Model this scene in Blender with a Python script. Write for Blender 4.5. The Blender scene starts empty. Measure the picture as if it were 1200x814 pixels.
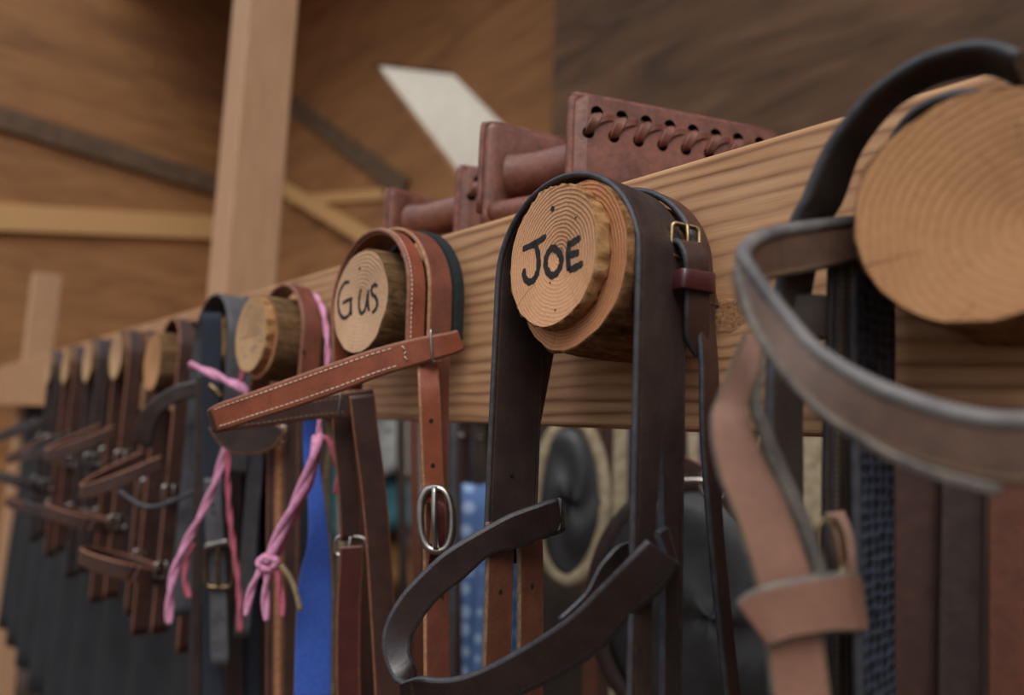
import bpy, bmesh, math, random
from mathutils import Vector, Matrix, noise
random.seed(7)
SC = bpy.context.scene; COL = SC.collection
# ---------------------------------------------------------------- camera geometry
AZ, PIT, ROL, F0, H = math.radians(42.1), math.radians(6.45), math.radians(2.24), 800.0, 1.50
Fh = Vector((-math.cos(AZ), math.sin(AZ), 0)); Rw = Vector((math.sin(AZ), math.cos(AZ), 0)); Z = Vector((0, 0, 1))
CF = Fh*math.cos(PIT) + Z*math.sin(PIT); Uw = -Fh*math.sin(PIT) + Z*math.cos(PIT)
CR = Rw*math.cos(ROL) + Uw*math.sin(ROL); CU = -Rw*math.sin(ROL) + Uw*math.cos(ROL)
C0 = Vector((0, 0, H))
def ray(px, py): return CF + CR*((px-600)/F0) - CU*((py-407)/F0)
def P(px, py, Y): d = ray(px, py); return C0 + d*(Y/d.y)          # point on a vertical plane Y
def Q(px, py, dep): return C0 + ray(px, py)*dep                     # point at a distance
def PN(px, py, o, n): d = ray(px, py); return C0 + d*((o-C0).dot(n)/d.dot(n))
YB, ZB, ZT = 0.40, 1.50, 1.69                                       # beam face, underside, top

# ---------------------------------------------------------------- materials
def srgb(r, g, b):
    f = lambda c: (c/255/12.92) if c/255 <= .04045 else ((c/255+.055)/1.055)**2.4
    return (f(r), f(g), f(b), 1)
class NT:
    def __init__(s, name):
        s.m = bpy.data.materials.new(name); s.m.use_nodes = True; s.t = s.m.node_tree; s.n = s.t.nodes
        s.b = s.n['Principled BSDF']; s.out = s.n['Material Output']
    def node(s, k, **kw):
        n = s.n.new(k)
        for a, v in kw.items():
            if a in n.inputs.keys(): n.inputs[a].default_value = v
            else: setattr(n, a, v)
        return n
    def link(s, a, b): s.t.links.new(a, b)
    def val(s, x, sock):
        if hasattr(x, 'is_linked') or hasattr(x, 'links'): s.link(x, sock)
        else: sock.default_value = x
    def math(s, op, a, b=None, c=None, clamp=False):
        n = s.n.new('ShaderNodeMath'); n.operation = op; n.use_clamp = clamp
        s.val(a, n.inputs[0])
        if b is not None: s.val(b, n.inputs[1])
        if c is not None: s.val(c, n.inputs[2])
        return n.outputs[0]
    def mix(s, f, a, b, mode='MIX'):
        n = s.n.new('ShaderNodeMix'); n.data_type = 'RGBA'; n.blend_type = mode
        s.val(f, n.inputs[0]); s.val(a, n.inputs[6]); s.val(b, n.inputs[7]); return n.outputs[2]
    def coord(s, kind='Object'): return s.n.new('ShaderNodeTexCoord').outputs[kind]
    def mapping(s, v, scale=(1, 1, 1), loc=(0, 0, 0), rot=(0, 0, 0)):
        n = s.n.new('ShaderNodeMapping'); s.link(v, n.inputs[0]); n.inputs['Scale'].default_value = scale
        n.inputs['Location'].default_value = loc; n.inputs['Rotation'].default_value = rot; return n.outputs[0]
    def noise(s, v, scale, detail=4, rough=.55, dist=0):
        n = s.n.new('ShaderNodeTexNoise'); s.link(v, n.inputs['Vector']); n.inputs['Scale'].default_value = scale
        n.inputs['Detail'].default_value = detail; n.inputs['Roughness'].default_value = rough
        n.inputs['Distortion'].default_value = dist; return n.outputs[0]
    def ramp(s, f, stops):
        n = s.n.new('ShaderNodeValToRGB'); s.link(f, n.inputs[0]); e = n.color_ramp.elements
        while len(e) < len(stops): e.new(.5)
        for i, (p, c) in enumerate(stops): e[i].position = p; e[i].color = c if len(c) == 4 else (*c, 1)
        return n.outputs[0]
    def gray(s, f, a, b, lo=0, hi=1):
        n = s.n.new('ShaderNodeMapRange'); s.link(f, n.inputs[0]); n.inputs[1].default_value = a; n.inputs[2].default_value = b
        n.inputs[3].default_value = lo; n.inputs[4].default_value = hi; return n.outputs[0]
    def bump(s, h, strength, dist):
        n = s.n.new('ShaderNodeBump'); s.link(h, n.inputs['Height']); n.inputs['Strength'].default_value = strength
        n.inputs['Distance'].default_value = dist; s.link(n.outputs[0], s.b.inputs['Normal'])
    def color(s, c): s.val(c, s.b.inputs['Base Color'])
    def rough(s, r): s.val(r, s.b.inputs['Roughness'])

def leather(name, c1, c2, rough=.45, wear=None, wear_amt=.5, grain=.25, crease=True, coat=0.0, spec=.5, cscale=45):
    k = NT(name); co = k.coord(); n1 = k.noise(co, cscale, 6, .65); n2 = k.noise(co, cscale*7, 4, .7)
    f = k.gray(k.math('ADD', k.math('MULTIPLY', n1, .7), k.math('MULTIPLY', n2, .3)), .36, .64)
    col = k.mix(f, srgb(*c1), srgb(*c2))
    uv = k.node('ShaderNodeUVMap'); sep = k.n.new('ShaderNodeSeparateXYZ'); k.link(uv.outputs[0], sep.inputs[0])
    av = k.math('ABSOLUTE', sep.outputs[1])
    if wear:
        w = k.math('MULTIPLY', k.gray(av, .3, .5), k.gray(k.noise(co, 220, 5, .75), .42, .7), clamp=True)
        w2 = k.gray(k.noise(co, 150, 8, .8), .62, .74)
        w = k.math('MULTIPLY', k.math('MAXIMUM', w, w2), wear_amt, clamp=True)
        col = k.mix(w, col, srgb(*wear))
    k.color(col)
    k.rough(k.gray(n2, .3, .7, rough-.1, rough+.12))
    vor = k.n.new('ShaderNodeTexVoronoi'); k.link(co, vor.inputs['Vector']); vor.inputs['Scale'].default_value = 900
    h = k.math('ADD', k.math('MULTIPLY', vor.outputs['Distance'], .25*grain), k.math('MULTIPLY', k.noise(co, 260, 5, .7), .9*grain))
    if crease:
        d = k.math('ABSOLUTE', k.math('SUBTRACT', av, .425))
        h = k.math('ADD', h, k.math('MULTIPLY', k.gray(d, 0, .02), .55))
    k.bump(h, .6, .0012)
    k.b.inputs['Coat Weight'].default_value = coat; k.b.inputs['Coat Roughness'].default_value = .25
    k.b.inputs['Specular IOR Level'].default_value = spec
    return k.m
def plain(name, c1, c2=None, rough=.6, metal=0, nscale=30, bump=0, bscale=200, spec=.5, sheen=0):
    k = NT(name); co = k.coord()
    c2 = c2 or tuple(int(x*.75) for x in c1)
    n = k.noise(co, nscale, 5, .6); k.color(k.mix(k.gray(n, .35, .65), srgb(*c1), srgb(*c2)))
    k.rough(rough); k.b.inputs['Metallic'].default_value = metal; k.b.inputs['Specular IOR Level'].default_value = spec
    if sheen: k.b.inputs['Sheen Weight'].default_value = sheen
    if bump: k.bump(k.noise(co, bscale, 6, .7), bump, .002)
    return k.m
def end_grain(name, base, dark, late, freq=300, warp=.006, cen=(0, 0), ridge=1.0):
    k = NT(name); co = k.coord(); sep = k.n.new('ShaderNodeSeparateXYZ'); k.link(co, sep.inputs[0])
    x = k.math('ADD', sep.outputs[0], -cen[0]); z = k.math('ADD', sep.outputs[2], -cen[1])
    r = k.math('SQRT', k.math('ADD', k.math('MULTIPLY', x, x), k.math('MULTIPLY', z, z)))
    r2 = k.math('ADD', r, k.math('MULTIPLY', k.math('SUBTRACT', k.noise(co, 28, 2, .5), .5), warp*2))
    r2 = k.math('ADD', r2, k.math('MULTIPLY', k.math('SUBTRACT', k.noise(co, 130, 3, .6), .5), .0015))
    saw = k.math('FRACT', k.math('MULTIPLY', r2, freq))
    line = k.gray(k.math('POWER', saw, 3.0), .05, 1)
    fib = k.noise(k.mapping(co, (1, 1, 1)), 420, 4, .7)
    col = k.mix(k.gray(fib, .3, .7), srgb(*base), srgb(*dark))
    col = k.mix(k.math('MULTIPLY', line, .75), col, srgb(*late))
    blot = k.gray(k.noise(co, 22, 3, .6), .45, .7); col = k.mix(k.math('MULTIPLY', blot, .35), col, srgb(*late))
    # short radial checks
    ang = k.math('ARCTAN2', z, x); cr = k.noise(k.mapping(co, (1, 1, 1)), 60, 2, .5)
    a2 = k.math('FRACT', k.math('ADD', k.math('MULTIPLY', ang, 2.55), k.math('MULTIPLY', cr, .35)))
    crack = k.math('MULTIPLY', k.gray(k.math('ABSOLUTE', k.math('SUBTRACT', a2, .5)), .012, .0, 0, 1), k.gray(k.noise(co, 35, 2, .5), .56, .6), clamp=True)
    col = k.mix(crack, col, srgb(74, 46, 28))
    k.color(col); k.rough(.78); k.b.inputs['Specular IOR Level'].default_value = .25
    k.bump(k.math('ADD', k.math('SUBTRACT', k.math('MULTIPLY', fib, .5), k.math('MULTIPLY', crack, 1.5)), k.math('MULTIPLY', line, ridge)), .75, .0009)
    return k.m
def bark(name, c1, c2, c3):
    k = NT(name); co = k.coord(); v = k.mapping(co, (1, .35, 1))
    n = k.noise(v, 90, 8, .75, .8); n2 = k.noise(k.mapping(co, (1, .12, 1)), 160, 5, .7)
    col = k.ramp(k.math('ADD', k.math('MULTIPLY', n, .6), k.math('MULTIPLY', n2, .4)), [(.36, srgb(*c3)), (.48, srgb(*c2)), (.62, srgb(*c1))])
    k.color(col); k.rough(.85); k.b.inputs['Specular IOR Level'].default_value = .2
    k.bump(n, 1, .004); return k.m
def pine(name, c1, c2, late, freq=95, knots=(), axis=0, gscale=1.0, amt=.8):
    """long grain running along `axis`, growth bands across z"""
    k = NT(name); co = k.coord(); sep = k.n.new('ShaderNodeSeparateXYZ'); k.link(co, sep.inputs[0])
    a = sep.outputs[axis]; c = sep.outputs[2] if axis != 2 else sep.outputs[0]
    sc = [6, 6, 6]; sc[axis] = 1.1
    n1 = k.noise(k.mapping(co, tuple(sc)), 2.2*gscale, 4, .5)
    ph = k.math('ADD', k.math('MULTIPLY', c, freq), k.math('MULTIPLY', n1, 3.6))
    spot = None
    for (kx, kz, kr, ks) in knots:
        dx = k.math('MULTIPLY', k.math('SUBTRACT', a, kx), 1/1.5); dz = k.math('SUBTRACT', c, kz)
        d = k.math('SQRT', k.math('ADD', k.math('MULTIPLY', dx, dx), k.math('MULTIPLY', dz, dz)))
        d = k.math('ADD', d, k.math('MULTIPLY', k.math('SUBTRACT', k.noise(co, 60, 3, .6), .5), .012))
        g = k.math('POWER', 2.718, k.math('MULTIPLY', k.math('MULTIPLY', d, d), -1/(kr*2.2)**2))
        ph = k.math('ADD', ph, k.math('MULTIPLY', g, ks))
        s_ = k.gray(d, kr, kr*.8, 0, 1); spot = s_ if spot is None else k.math('MAXIMUM', spot, s_)
    saw = k.math('FRACT', ph); pk = k.math('ABSOLUTE', k.math('SUBTRACT', saw, .62)); line = k.math('POWER', k.gray(pk, .42, .0, 0, 1), 1.7)
    line = k.math('MULTIPLY', line, k.gray(k.noise(k.mapping(co, tuple(5 if i != axis else .8 for i in range(3)), loc=(3, 1, 2)), 9, 3, .6), .3, .62, .25, 1))
    fs = [1, 1, 1]; fs[axis] = .03
    fib = k.noise(k.mapping(co, tuple(fs)), 700, 4, .7); fib2 = k.noise(k.mapping(co, tuple(1 if i != axis else .08 for i in range(3))), 140, 4, .6)
    col = k.mix(k.gray(fib2, .3, .7), srgb(*c1), srgb(*c2))
    col = k.mix(k.math('MULTIPLY', line, amt), col, srgb(*late))
    col = k.mix(k.math('MULTIPLY', k.gray(fib, .5, .8), .25), col, srgb(*late))
    hgt = k.math('ADD', k.math('MULTIPLY', fib, .6), k.math('MULTIPLY', line, .15))
    if spot is not None:
        kn = k.noise(co, 260, 7, .8, .6)
        kc = k.ramp(kn, [(.38, srgb(70, 42, 24)), (.46, srgb(150, 100, 62)), (.65, srgb(196, 150, 104))])
        col = k.mix(k.math('MULTIPLY', spot, .8), col, kc)
        hgt = k.math('ADD', hgt, k.math('MULTIPLY', k.math('MULTIPLY', spot, kn), 4))
    scr = k.noise(k.mapping(co, (1, 1, .12), rot=(0, .35, 0)), 420, 2, .5)   # fine pale scratches
    reg = k.gray(k.noise(co, 9, 2, .5), .5, .62)
    col = k.mix(k.math('MULTIPLY', k.math('MULTIPLY', k.gray(scr, .70, .74), reg), .55, clamp=True), col, srgb(226, 200, 170))
    k.color(col); k.rough(.62); k.b.inputs['Specular IOR Level'].default_value = .3; k.bump(hgt, .55, .0007); return k.m

M = {}
M['beam'] = pine('pine_beam', (202, 158, 118), (182, 134, 94), (116, 74, 48), 92, amt=.95,
                 knots=((P(850, 372, YB).x, P(850, 372, YB).z, .0115, 1.6), (P(1010, 560, YB).x-.2, 1.64, .004, .3)))
M['beam2'] = pine('old_pine', (150, 112, 78), (128, 92, 60), (98, 66, 42), 60, amt=.5)
M['post'] = pine('post_pine', (196, 156, 122), (182, 140, 106), (164, 122, 90), 50, axis=2, amt=.3)
M['grain_joe'] = end_grain('end_grain_joe', (228, 178, 136), (208, 154, 112), (164, 108, 70), 370, .0028, (.004, .004))
M['grain_log'] = end_grain('end_grain_log', (212, 156, 112), (196, 134, 92), (172, 110, 74), 420, .004)
M['grain_gus'] = end_grain('end_grain_gus', (218, 180, 146), (200, 158, 122), (176, 134, 96), 260, .005, (.002, 0))
M['grain_old'] = end_grain('end_grain_old', (206, 170, 130), (186, 146, 104), (160, 116, 78), 260, .005)
M['grain_right'] = end_grain('end_grain_right', (196, 148, 104), (180, 130, 86), (156, 106, 68), 240, .004, (.02, -.01))
M['bark'] = bark('stripped_bark', (182, 136, 92), (128, 88, 54), (64, 42, 26))
M['bark_light'] = bark('pale_bark', (206, 160, 112), (172, 126, 80), (92, 60, 36))
M['bark_dark'] = bark('dark_bark', (142, 108, 74), (102, 76, 48), (58, 42, 28))
M['ink'] = plain('black_ink', (40, 38, 38), (56, 52, 50), .75, nscale=200, spec=.2)
M['ink_faded'] = plain('faded_ink', (142, 120, 98), (158, 132, 106), .8, nscale=200, spec=.2)
M['dark_hole'] = plain('dark_nail_hole_shade', (30, 22, 18), (22, 16, 14), .8)  # near-black for nails and for the shade inside holes
M['blk'] = leather('black_leather', (66, 52, 48), (46, 36, 34), .5, (104, 84, 66), .45, .3, coat=.05, spec=.4)
M['blk_dusty'] = leather('dusty_black_leather', (64, 54, 46), (46, 38, 33), .55, (112, 92, 72), .4, .45)
M['blk_gloss'] = leather('glossy_black_leather', (40, 30, 28), (26, 21, 21), .36, (84, 66, 52), .2, .18, coat=.05, spec=.28)
M['blk_shine'] = leather('polished_black_leather', (48, 34, 32), (32, 24, 24), .27, (84, 66, 52), .15, .12, coat=.35)
M['plum'] = leather('dark_plum_leather', (66, 50, 50), (54, 40, 41), .5, (84, 60, 54), .2, .15, crease=False)
M['rawbrown'] = leather('raw_brown_leather', (106, 60, 40), (78, 44, 32), .62, (140, 84, 56), .6, .7, crease=False)
M['edge_blk'] = plain('black_edge_highlight', (66, 66, 72), (46, 45, 48), .42, nscale=120, bump=.3, bscale=500)  # bluish grey puts the edge highlight into the colour
M['edge_pale'] = plain('pale_edge', (128, 106, 84), (92, 72, 56), .7, nscale=200)
M['brn'] = leather('chestnut_leather', (132, 76, 60), (100, 58, 46), .40, (160, 104, 80), .4, .25, coat=.15)
M['brn_red'] = leather('red_brown_leather', (154, 84, 58), (124, 64, 46), .42, (176, 110, 80), .35, .25, coat=.1)
M['brn_dark'] = leather('dark_brown_leather', (76, 50, 42), (54, 36, 31), .42, (110, 70, 54), .35, .3, coat=.1)
M['oxblood'] = leather('oxblood_leather', (84, 40, 38), (64, 32, 32), .25, None, 0, .12, coat=.5)
M['edge_brn'] = plain('brown_edge', (146, 94, 66), (116, 72, 52), .6, nscale=200)
M['edge_tan'] = plain('tan_edge', (178, 128, 90), (140, 94, 64), .65, nscale=200)
M['stirrup'] = leather('stirrup_leather', (146, 90, 70), (84, 48, 38), .42, (180, 142, 120), .6, .7, crease=False, coat=.1, cscale=26)
M['stirrup_edge'] = plain('stirrup_edge', (140, 84, 68), (96, 58, 48), .5, nscale=90, bump=.4, bscale=300)
M['pinkbrn'] = leather('dusty_pink_brown_leather', (152, 110, 90), (128, 92, 76), .6, (170, 140, 118), .4, .5, crease=False, cscale=20)
M['dusty_brown'] = leather('dusty_brown_leather', (112, 84, 68), (78, 60, 52), .5, (134, 116, 98), .5, .5, crease=False, cscale=25)
M['roll'] = plain('rolled_edge_highlight', (128, 124, 122), (78, 74, 76), .42, nscale=45, bump=.3, bscale=400)  # paler grey paints the highlight along the dark roll
M['dusty_edge'] = plain('dusty_edge', (126, 116, 106), (84, 78, 74), .6, nscale=90, bump=.5, bscale=300)
M['thread'] = plain('cream_thread', (226, 208, 184), (200, 178, 150), .8)
M['thread_tan'] = plain('tan_thread', (150, 120, 88), (120, 92, 66), .8)
M['thread_blk'] = plain('dark_thread', (26, 22, 22), (36, 30, 28), .7)
M['steel'] = plain('worn_steel', (190, 186, 180), (150, 144, 136), .28, 1, nscale=80)
M['brass'] = plain('dull_brass', (168, 146, 110), (128, 106, 76), .36, 1, nscale=80)
M['blue'] = plain('blue_nylon', (48, 92, 190), (38, 74, 164), .75, nscale=300, bump=.6, bscale=900, sheen=.3)
M['pink'] = plain('pink_twine', (228, 160, 196), (206, 126, 160), .8, nscale=150, bump=.5, bscale=600, sheen=.3)
M['pink_dk'] = plain('faded_red_twine', (200, 104, 124), (180, 92, 110), .8, nscale=150)
M['rope'] = plain('tan_rope', (170, 150, 118), (132, 114, 86), .85, nscale=160, bump=.6, bscale=400)
M['navy'] = plain('navy_webbing', (42, 48, 62), (30, 36, 48), .8, nscale=200, bump=.5, bscale=700)
M['felt'] = plain('dark_green_felt', (36, 46, 46), (24, 32, 34), .95, nscale=400, bump=1, bscale=500)
M['greyblk'] = leather('grey_black_leather', (98, 98, 102), (70, 70, 76), .45, (128, 122, 116), .25, .2)
M['mesh_blk'] = None
M['wall'] = None

def grid_mesh_mat():
    k = NT('black_net_webbing'); uv = k.node('ShaderNodeUVMap')
    v = k.mapping(uv.outputs[0], (170, 5.0, 1)); vor = k.n.new('ShaderNodeTexVoronoi'); k.link(v, vor.inputs['Vector'])
    vor.inputs['Scale'].default_value = 1; vor.inputs['Randomness'].default_value = .35
    d = vor.outputs['Distance']; k.color(k.mix(k.gray(d, .2, .55), srgb(14, 18, 26), srgb(54, 62, 78)))
    k.rough(.6); k.bump(d, 1, .004); return k.m
M['mesh_blk'] = grid_mesh_mat()
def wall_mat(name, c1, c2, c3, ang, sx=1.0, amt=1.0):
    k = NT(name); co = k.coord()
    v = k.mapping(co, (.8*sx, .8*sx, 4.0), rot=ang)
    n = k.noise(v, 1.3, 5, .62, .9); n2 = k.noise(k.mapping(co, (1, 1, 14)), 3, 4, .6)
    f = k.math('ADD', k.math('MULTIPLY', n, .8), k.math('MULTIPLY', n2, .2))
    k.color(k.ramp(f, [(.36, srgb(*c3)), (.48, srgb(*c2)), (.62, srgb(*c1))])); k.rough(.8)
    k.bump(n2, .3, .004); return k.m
M['wall'] = wall_mat('barn_boards', (166, 116, 70), (150, 103, 61), (128, 87, 53), (.35, .5, 0))
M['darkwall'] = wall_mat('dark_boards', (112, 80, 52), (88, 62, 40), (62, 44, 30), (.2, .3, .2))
M['roof'] = wall_mat('roof_boards', (170, 120, 70), (132, 90, 50), (84, 58, 36), (0, 0, .6))
M['greywood'] = plain('weathered_grey_board', (112, 88, 66), (90, 70, 52), .85, nscale=8)
M['girt'] = pine('pale_girt', (216, 172, 118), (200, 154, 102), (176, 130, 84), 40, axis=0, amt=.35)
M['floor'] = plain('packed_earth', (84, 66, 50), (60, 46, 36), .95, nscale=6, bump=.5, bscale=40)
M['backdrop'] = plain('shade_dark_boards', (62, 48, 38), (40, 32, 28), .85, nscale=5)  # dark tone stands for the shade under the rack
M['cream'] = plain('cream_fleece', (176, 160, 132), (140, 124, 98), .95, nscale=60, bump=1, bscale=200)
M['teal'] = plain('teal_cloth', (92, 150, 160), (62, 116, 128), .85, nscale=20)
M['white_cloth'] = plain('off_white_cloth', (206, 206, 200), (168, 170, 168), .9, nscale=12)
M['tanbox'] = plain('tan_card', (190, 146, 92), (160, 118, 70), .8, nscale=20)
M['purple'] = plain('purple_webbing', (96, 74, 118), (72, 56, 92), .8)
M['saddle_blk'] = leather('worn_saddle_leather', (58, 58, 60), (36, 37, 40), .5, (88, 86, 84), .3, .3, crease=False, cscale=14)
M['backcloth'] = plain('added_dark_cloth', (34, 34, 38), (24, 24, 28), .95, nscale=9)
def blue_pad_mat():
    k = NT('blue_printed_cloth'); co = k.coord(); v = k.mapping(co, (24, 24, 24))
    vor = k.n.new('ShaderNodeTexVoronoi'); k.link(v, vor.inputs['Vector']); vor.inputs['Scale'].default_value = 1; vor.inputs['Randomness'].default_value = .25
    k.color(k.mix(k.gray(vor.outputs['Distance'], .28, .36), srgb(150, 172, 204), srgb(84, 112, 160))); k.rough(.9); return k.m
M['bluepad'] = blue_pad_mat()
def frosted():
    k = NT('frosted_pane'); t = k.node('ShaderNodeBsdfTranslucent'); t.inputs[0].default_value = srgb(240, 230, 214)
    n = k.noise(k.coord(), 5, 4, .6); k.link(k.mix(k.gray(n, .35, .65), srgb(244, 236, 222), srgb(206, 192, 170)), t.inputs[0])
    tr = k.node('ShaderNodeBsdfTransparent'); mx = k.node('ShaderNodeMixShader'); tr.inputs[0].default_value = (1, .94, .84, 1); mx.inputs[0].default_value = .75
    k.link(t.outputs[0], mx.inputs[1]); k.link(tr.outputs[0], mx.inputs[2]); k.link(mx.outputs[0], k.out.inputs[0]); return k.m
M['frost'] = frosted()

# ---------------------------------------------------------------- objects
def empty(name, loc, label, cat, group=None, rot=(0, 0, 0)):
    o = bpy.data.objects.new(name, None); COL.objects.link(o); o.location = loc; o.rotation_euler = rot
    o['label'] = label; o['category'] = cat; o.empty_display_size = .02
    if group: o['group'] = group
    return o
def tag(o, label=None, cat=None, group=None, kind=None):
    for a, v in (('label', label), ('category', cat), ('group', group), ('kind', kind)):
        if v: o[a] = v
    return o
class MB:
    def __init__(s): s.bm = bmesh.new(); s.uv = s.bm.loops.layers.uv.new('UVMap')
    def quadgrid(s, rings, uvs=None, closed=True, mats=None, caps=True, smooth=True, capmat=1, loop=False):
        """rings: list of vertex position lists"""
        R = [[s.bm.verts.new(p) for p in r] for r in rings]; n = len(R[0]); m = n if closed else n-1
        for i in range(len(R) if loop else len(R)-1):
            i2 = (i+1) % len(R)
            for j in range(m):
                j2 = (j+1) % n
                try: f = s.bm.faces.new((R[i][j], R[i][j2], R[i2][j2], R[i2][j]))
                except ValueError: continue
                f.smooth = smooth; f.material_index = mats[j] if mats else 0
                if uvs:
                    us, vs = uvs; q = ((i, j), (i, j2), (i+1 if loop else i2, j2), (i+1 if loop else i2, j))
                    for l, (a, b) in zip(f.loops, q): l[s.uv].uv = (us[min(a, len(us)-1)], vs[b])
        if caps and not loop and closed:
            for r, fl in ((R[0], True), (R[-1], False)):
                try: f = s.bm.faces.new(list(reversed(r)) if fl else r); f.material_index = capmat if mats else 0
                except ValueError: pass
        return R
    def ribbon(s, path, w, t, emat=1):
        """path: list of (pos, widthdir, normal, width factor)"""
        rings, us = [], []; L = 0; prev = None
        for (p, wd, nn, wf) in path:
            if prev is not None: L += (p-prev).length
            prev = p; us.append(L); hw = w*wf/2; ht = t/2; b = min(ht*.75, hw*.4); c = b*.42; g = b*1.35
            sec = []
            for (sx, sy) in ((1, 1), (-1, 1), (-1, -1), (1, -1)):
                q = [(hw-g, ht), (hw-b, ht), (hw-c, ht-c), (hw, ht-b)] 
                q = [(x*sx, y*sy) for x, y in q]
                if sx*sy > 0: q = q[::-1]
                sec += q
            rings.append([p + wd*x + nn*y for x, y in sec])
            vs = [x/(2*hw) for x, y in sec]
        # section order starts at (+,+) corner reversed: side->top
        mats = []
        n = 16
        for j in range(n):
            a, bb = sec[j], sec[(j+1) % n]
            flat = abs(abs(a[1])-ht) < 1e-7 and abs(abs(bb[1])-ht) < 1e-7 and a[1]*bb[1] > 0
            mats.append(0 if flat else emat)
        s.quadgrid(rings, (us, vs), True, mats)
    def tube(s, pts, r, seg=10, closed=False, sub=4, mat=0):
        pts = smooth(pts, sub, closed); rs = r if callable(r) else (lambda u: r)
        rings = []; n = len(pts); up = None
        for i, p in enumerate(pts):
            a = pts[(i-1) % n] if (closed or i > 0) else p; b = pts[(i+1) % n] if (closed or i < n-1) else p
            T = (b-a).normalized()
            if up is None: up = T.orthogonal().normalized()
            up = (up - T*up.dot(T)).normalized(); v = T.cross(up)
            rr = rs(i/max(1, n-1)); rings.append([p + up*math.cos(k*2*math.pi/seg)*rr + v*math.sin(k*2*math.pi/seg)*rr for k in range(seg)])
        s.quadgrid(rings, None, True, [mat]*seg, capmat=mat, loop=closed)
    def box(s, lo, hi, M4=None, bev=0, mat=0):
        lo, hi = Vector(lo), Vector(hi); c = (lo+hi)/2; d = hi-lo
        g = bmesh.ops.create_cube(s.bm, size=1, matrix=Matrix.Translation(c) @ Matrix.Diagonal((*d, 1)))
        vs = g['verts']; fs = {f for v in vs for f in v.link_faces}
        for f in fs: f.material_index = mat
        if bev:
            es = {e for v in vs for e in v.link_edges}
            r = bmesh.ops.bevel(s.bm, geom=list(es), offset=bev, segments=3, affect='EDGES', profile=.5)
            vs = list({v for f in r['faces'] for v in f.verts} | {v for v in vs if v.is_valid})
            for f in r['faces']: f.material_index = mat
        if M4 is not None: bmesh.ops.transform(s.bm, matrix=M4, verts=vs)
        return vs
    def ball(s, c, r, sc=(1, 1, 1), mat=0, seg=12):
        g = bmesh.ops.create_uvsphere(s.bm, u_segments=seg, v_segments=seg//2+2, radius=r)
        bmesh.ops.transform(s.bm, matrix=Matrix.Translation(c) @ Matrix.Diagonal((*sc, 1)), verts=g['verts'])
        for v in g['verts']:
            for f in v.link_faces: f.smooth = True; f.material_index = mat
    def disc(s, c, n, r, h, seg=12, mat=0):
        """short cylinder centred on c along n"""
        n = Vector(n).normalized(); a = n.orthogonal().normalized(); b = n.cross(a)
        s.quadgrid([[c + n*q*h/2 + a*math.cos(k*2*math.pi/seg)*r + b*math.sin(k*2*math.pi/seg)*r for k in range(seg)] for q in (-1, 1)], None, True, [mat]*seg, capmat=mat, smooth=False)
    def build(s, name, mats, parent=None, sub=0):
        if not isinstance(mats, (list, tuple)): mats = [mats]
        bmesh.ops.recalc_face_normals(s.bm, faces=s.bm.faces)
        me = bpy.data.meshes.new(name)
        if parent is not None:
            ml = parent; off = Matrix.Identity(4)
            ch = []
            while ml is not None: ch.append(ml); ml = ml.parent
            for q in reversed(ch): off = off @ (Matrix.LocRotScale(q.location, q.rotation_euler, q.scale))
            s.bm.transform(off.inverted())
        else:
            lo = Vector([min(v.co[i] for v in s.bm.verts) for i in range(3)]); hi = Vector([max(v.co[i] for v in s.bm.verts) for i in range(3)])
            org = Vector(((lo.x+hi.x)/2, (lo.y+hi.y)/2, lo.z)) if name not in ('wooden_beam',) else Vector((0, 0, 0))
            s.bm.transform(Matrix.Translation(-org))
        s.bm.to_mesh(me); s.bm.free()
        for m in mats: me.materials.append(m)
        o = bpy.data.objects.new(name, me); COL.objects.link(o)
        if parent is not None: o.parent = parent
        else: o.location = org
        if sub: md = o.modifiers.new('s', 'SUBSURF'); md.levels = md.render_levels = sub
        return o
def cr(p0, p1, p2, p3, t):
    return 0.5*((2*p1) + (p2-p0)*t + (2*p0-5*p1+4*p2-p3)*t*t + (3*p1-p0-3*p2+p3)*t**3)
def smooth(pts, sub=5, closed=False):
    if sub <= 1: return [Vector(p) if not isinstance(p, (int, float)) else p for p in pts]
    n = len(pts); out = []
    for i in range(n if closed else n-1):
        g = (lambda k: pts[k % n]) if closed else (lambda k: pts[max(0, min(n-1, k))])
        for j in range(sub): out.append(cr(g(i-1), g(i), g(i+1), g(i+2), j/sub))
    if not closed: out.append(pts[-1])
    return out
def mkpath(pts, wd, wf=1.0, sub=5):
    """centres + width directions -> frames"""
    wds = wd if isinstance(wd, list) else [Vector(wd)]*len(pts); wfs = wf if isinstance(wf, list) else [wf]*len(pts)
    p = smooth([Vector(a) for a in pts], sub); q = smooth([Vector(a).normalized() for a in wds], sub); f = smooth(wfs, sub)
    out = []
    for i in range(len(p)):
        T = (p[min(i+1, len(p)-1)]-p[max(i-1, 0)]).normalized(); w = q[i]-T*q[i].dot(T); w.normalize()
        out.append((p[i], w, T.cross(w), f[i]))
    return out
def edges(pairs, sub=5):
    """strap given by its two edge lines: list of (a, b) 3D points -> path with widths; returns path, width"""
    c = [(a+b)/2 for a, b in pairs]; w = [(a-b) for a, b in pairs]; W0 = max(x.length for x in w)
    return mkpath(c, [x.normalized() for x in w], [x.length/W0 for x in w], sub), W0
def strap(name, parent, path, w, t, mats, tip=False):
    m = MB(); m.ribbon(path, w, t); return m.build(name, mats, parent)
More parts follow.
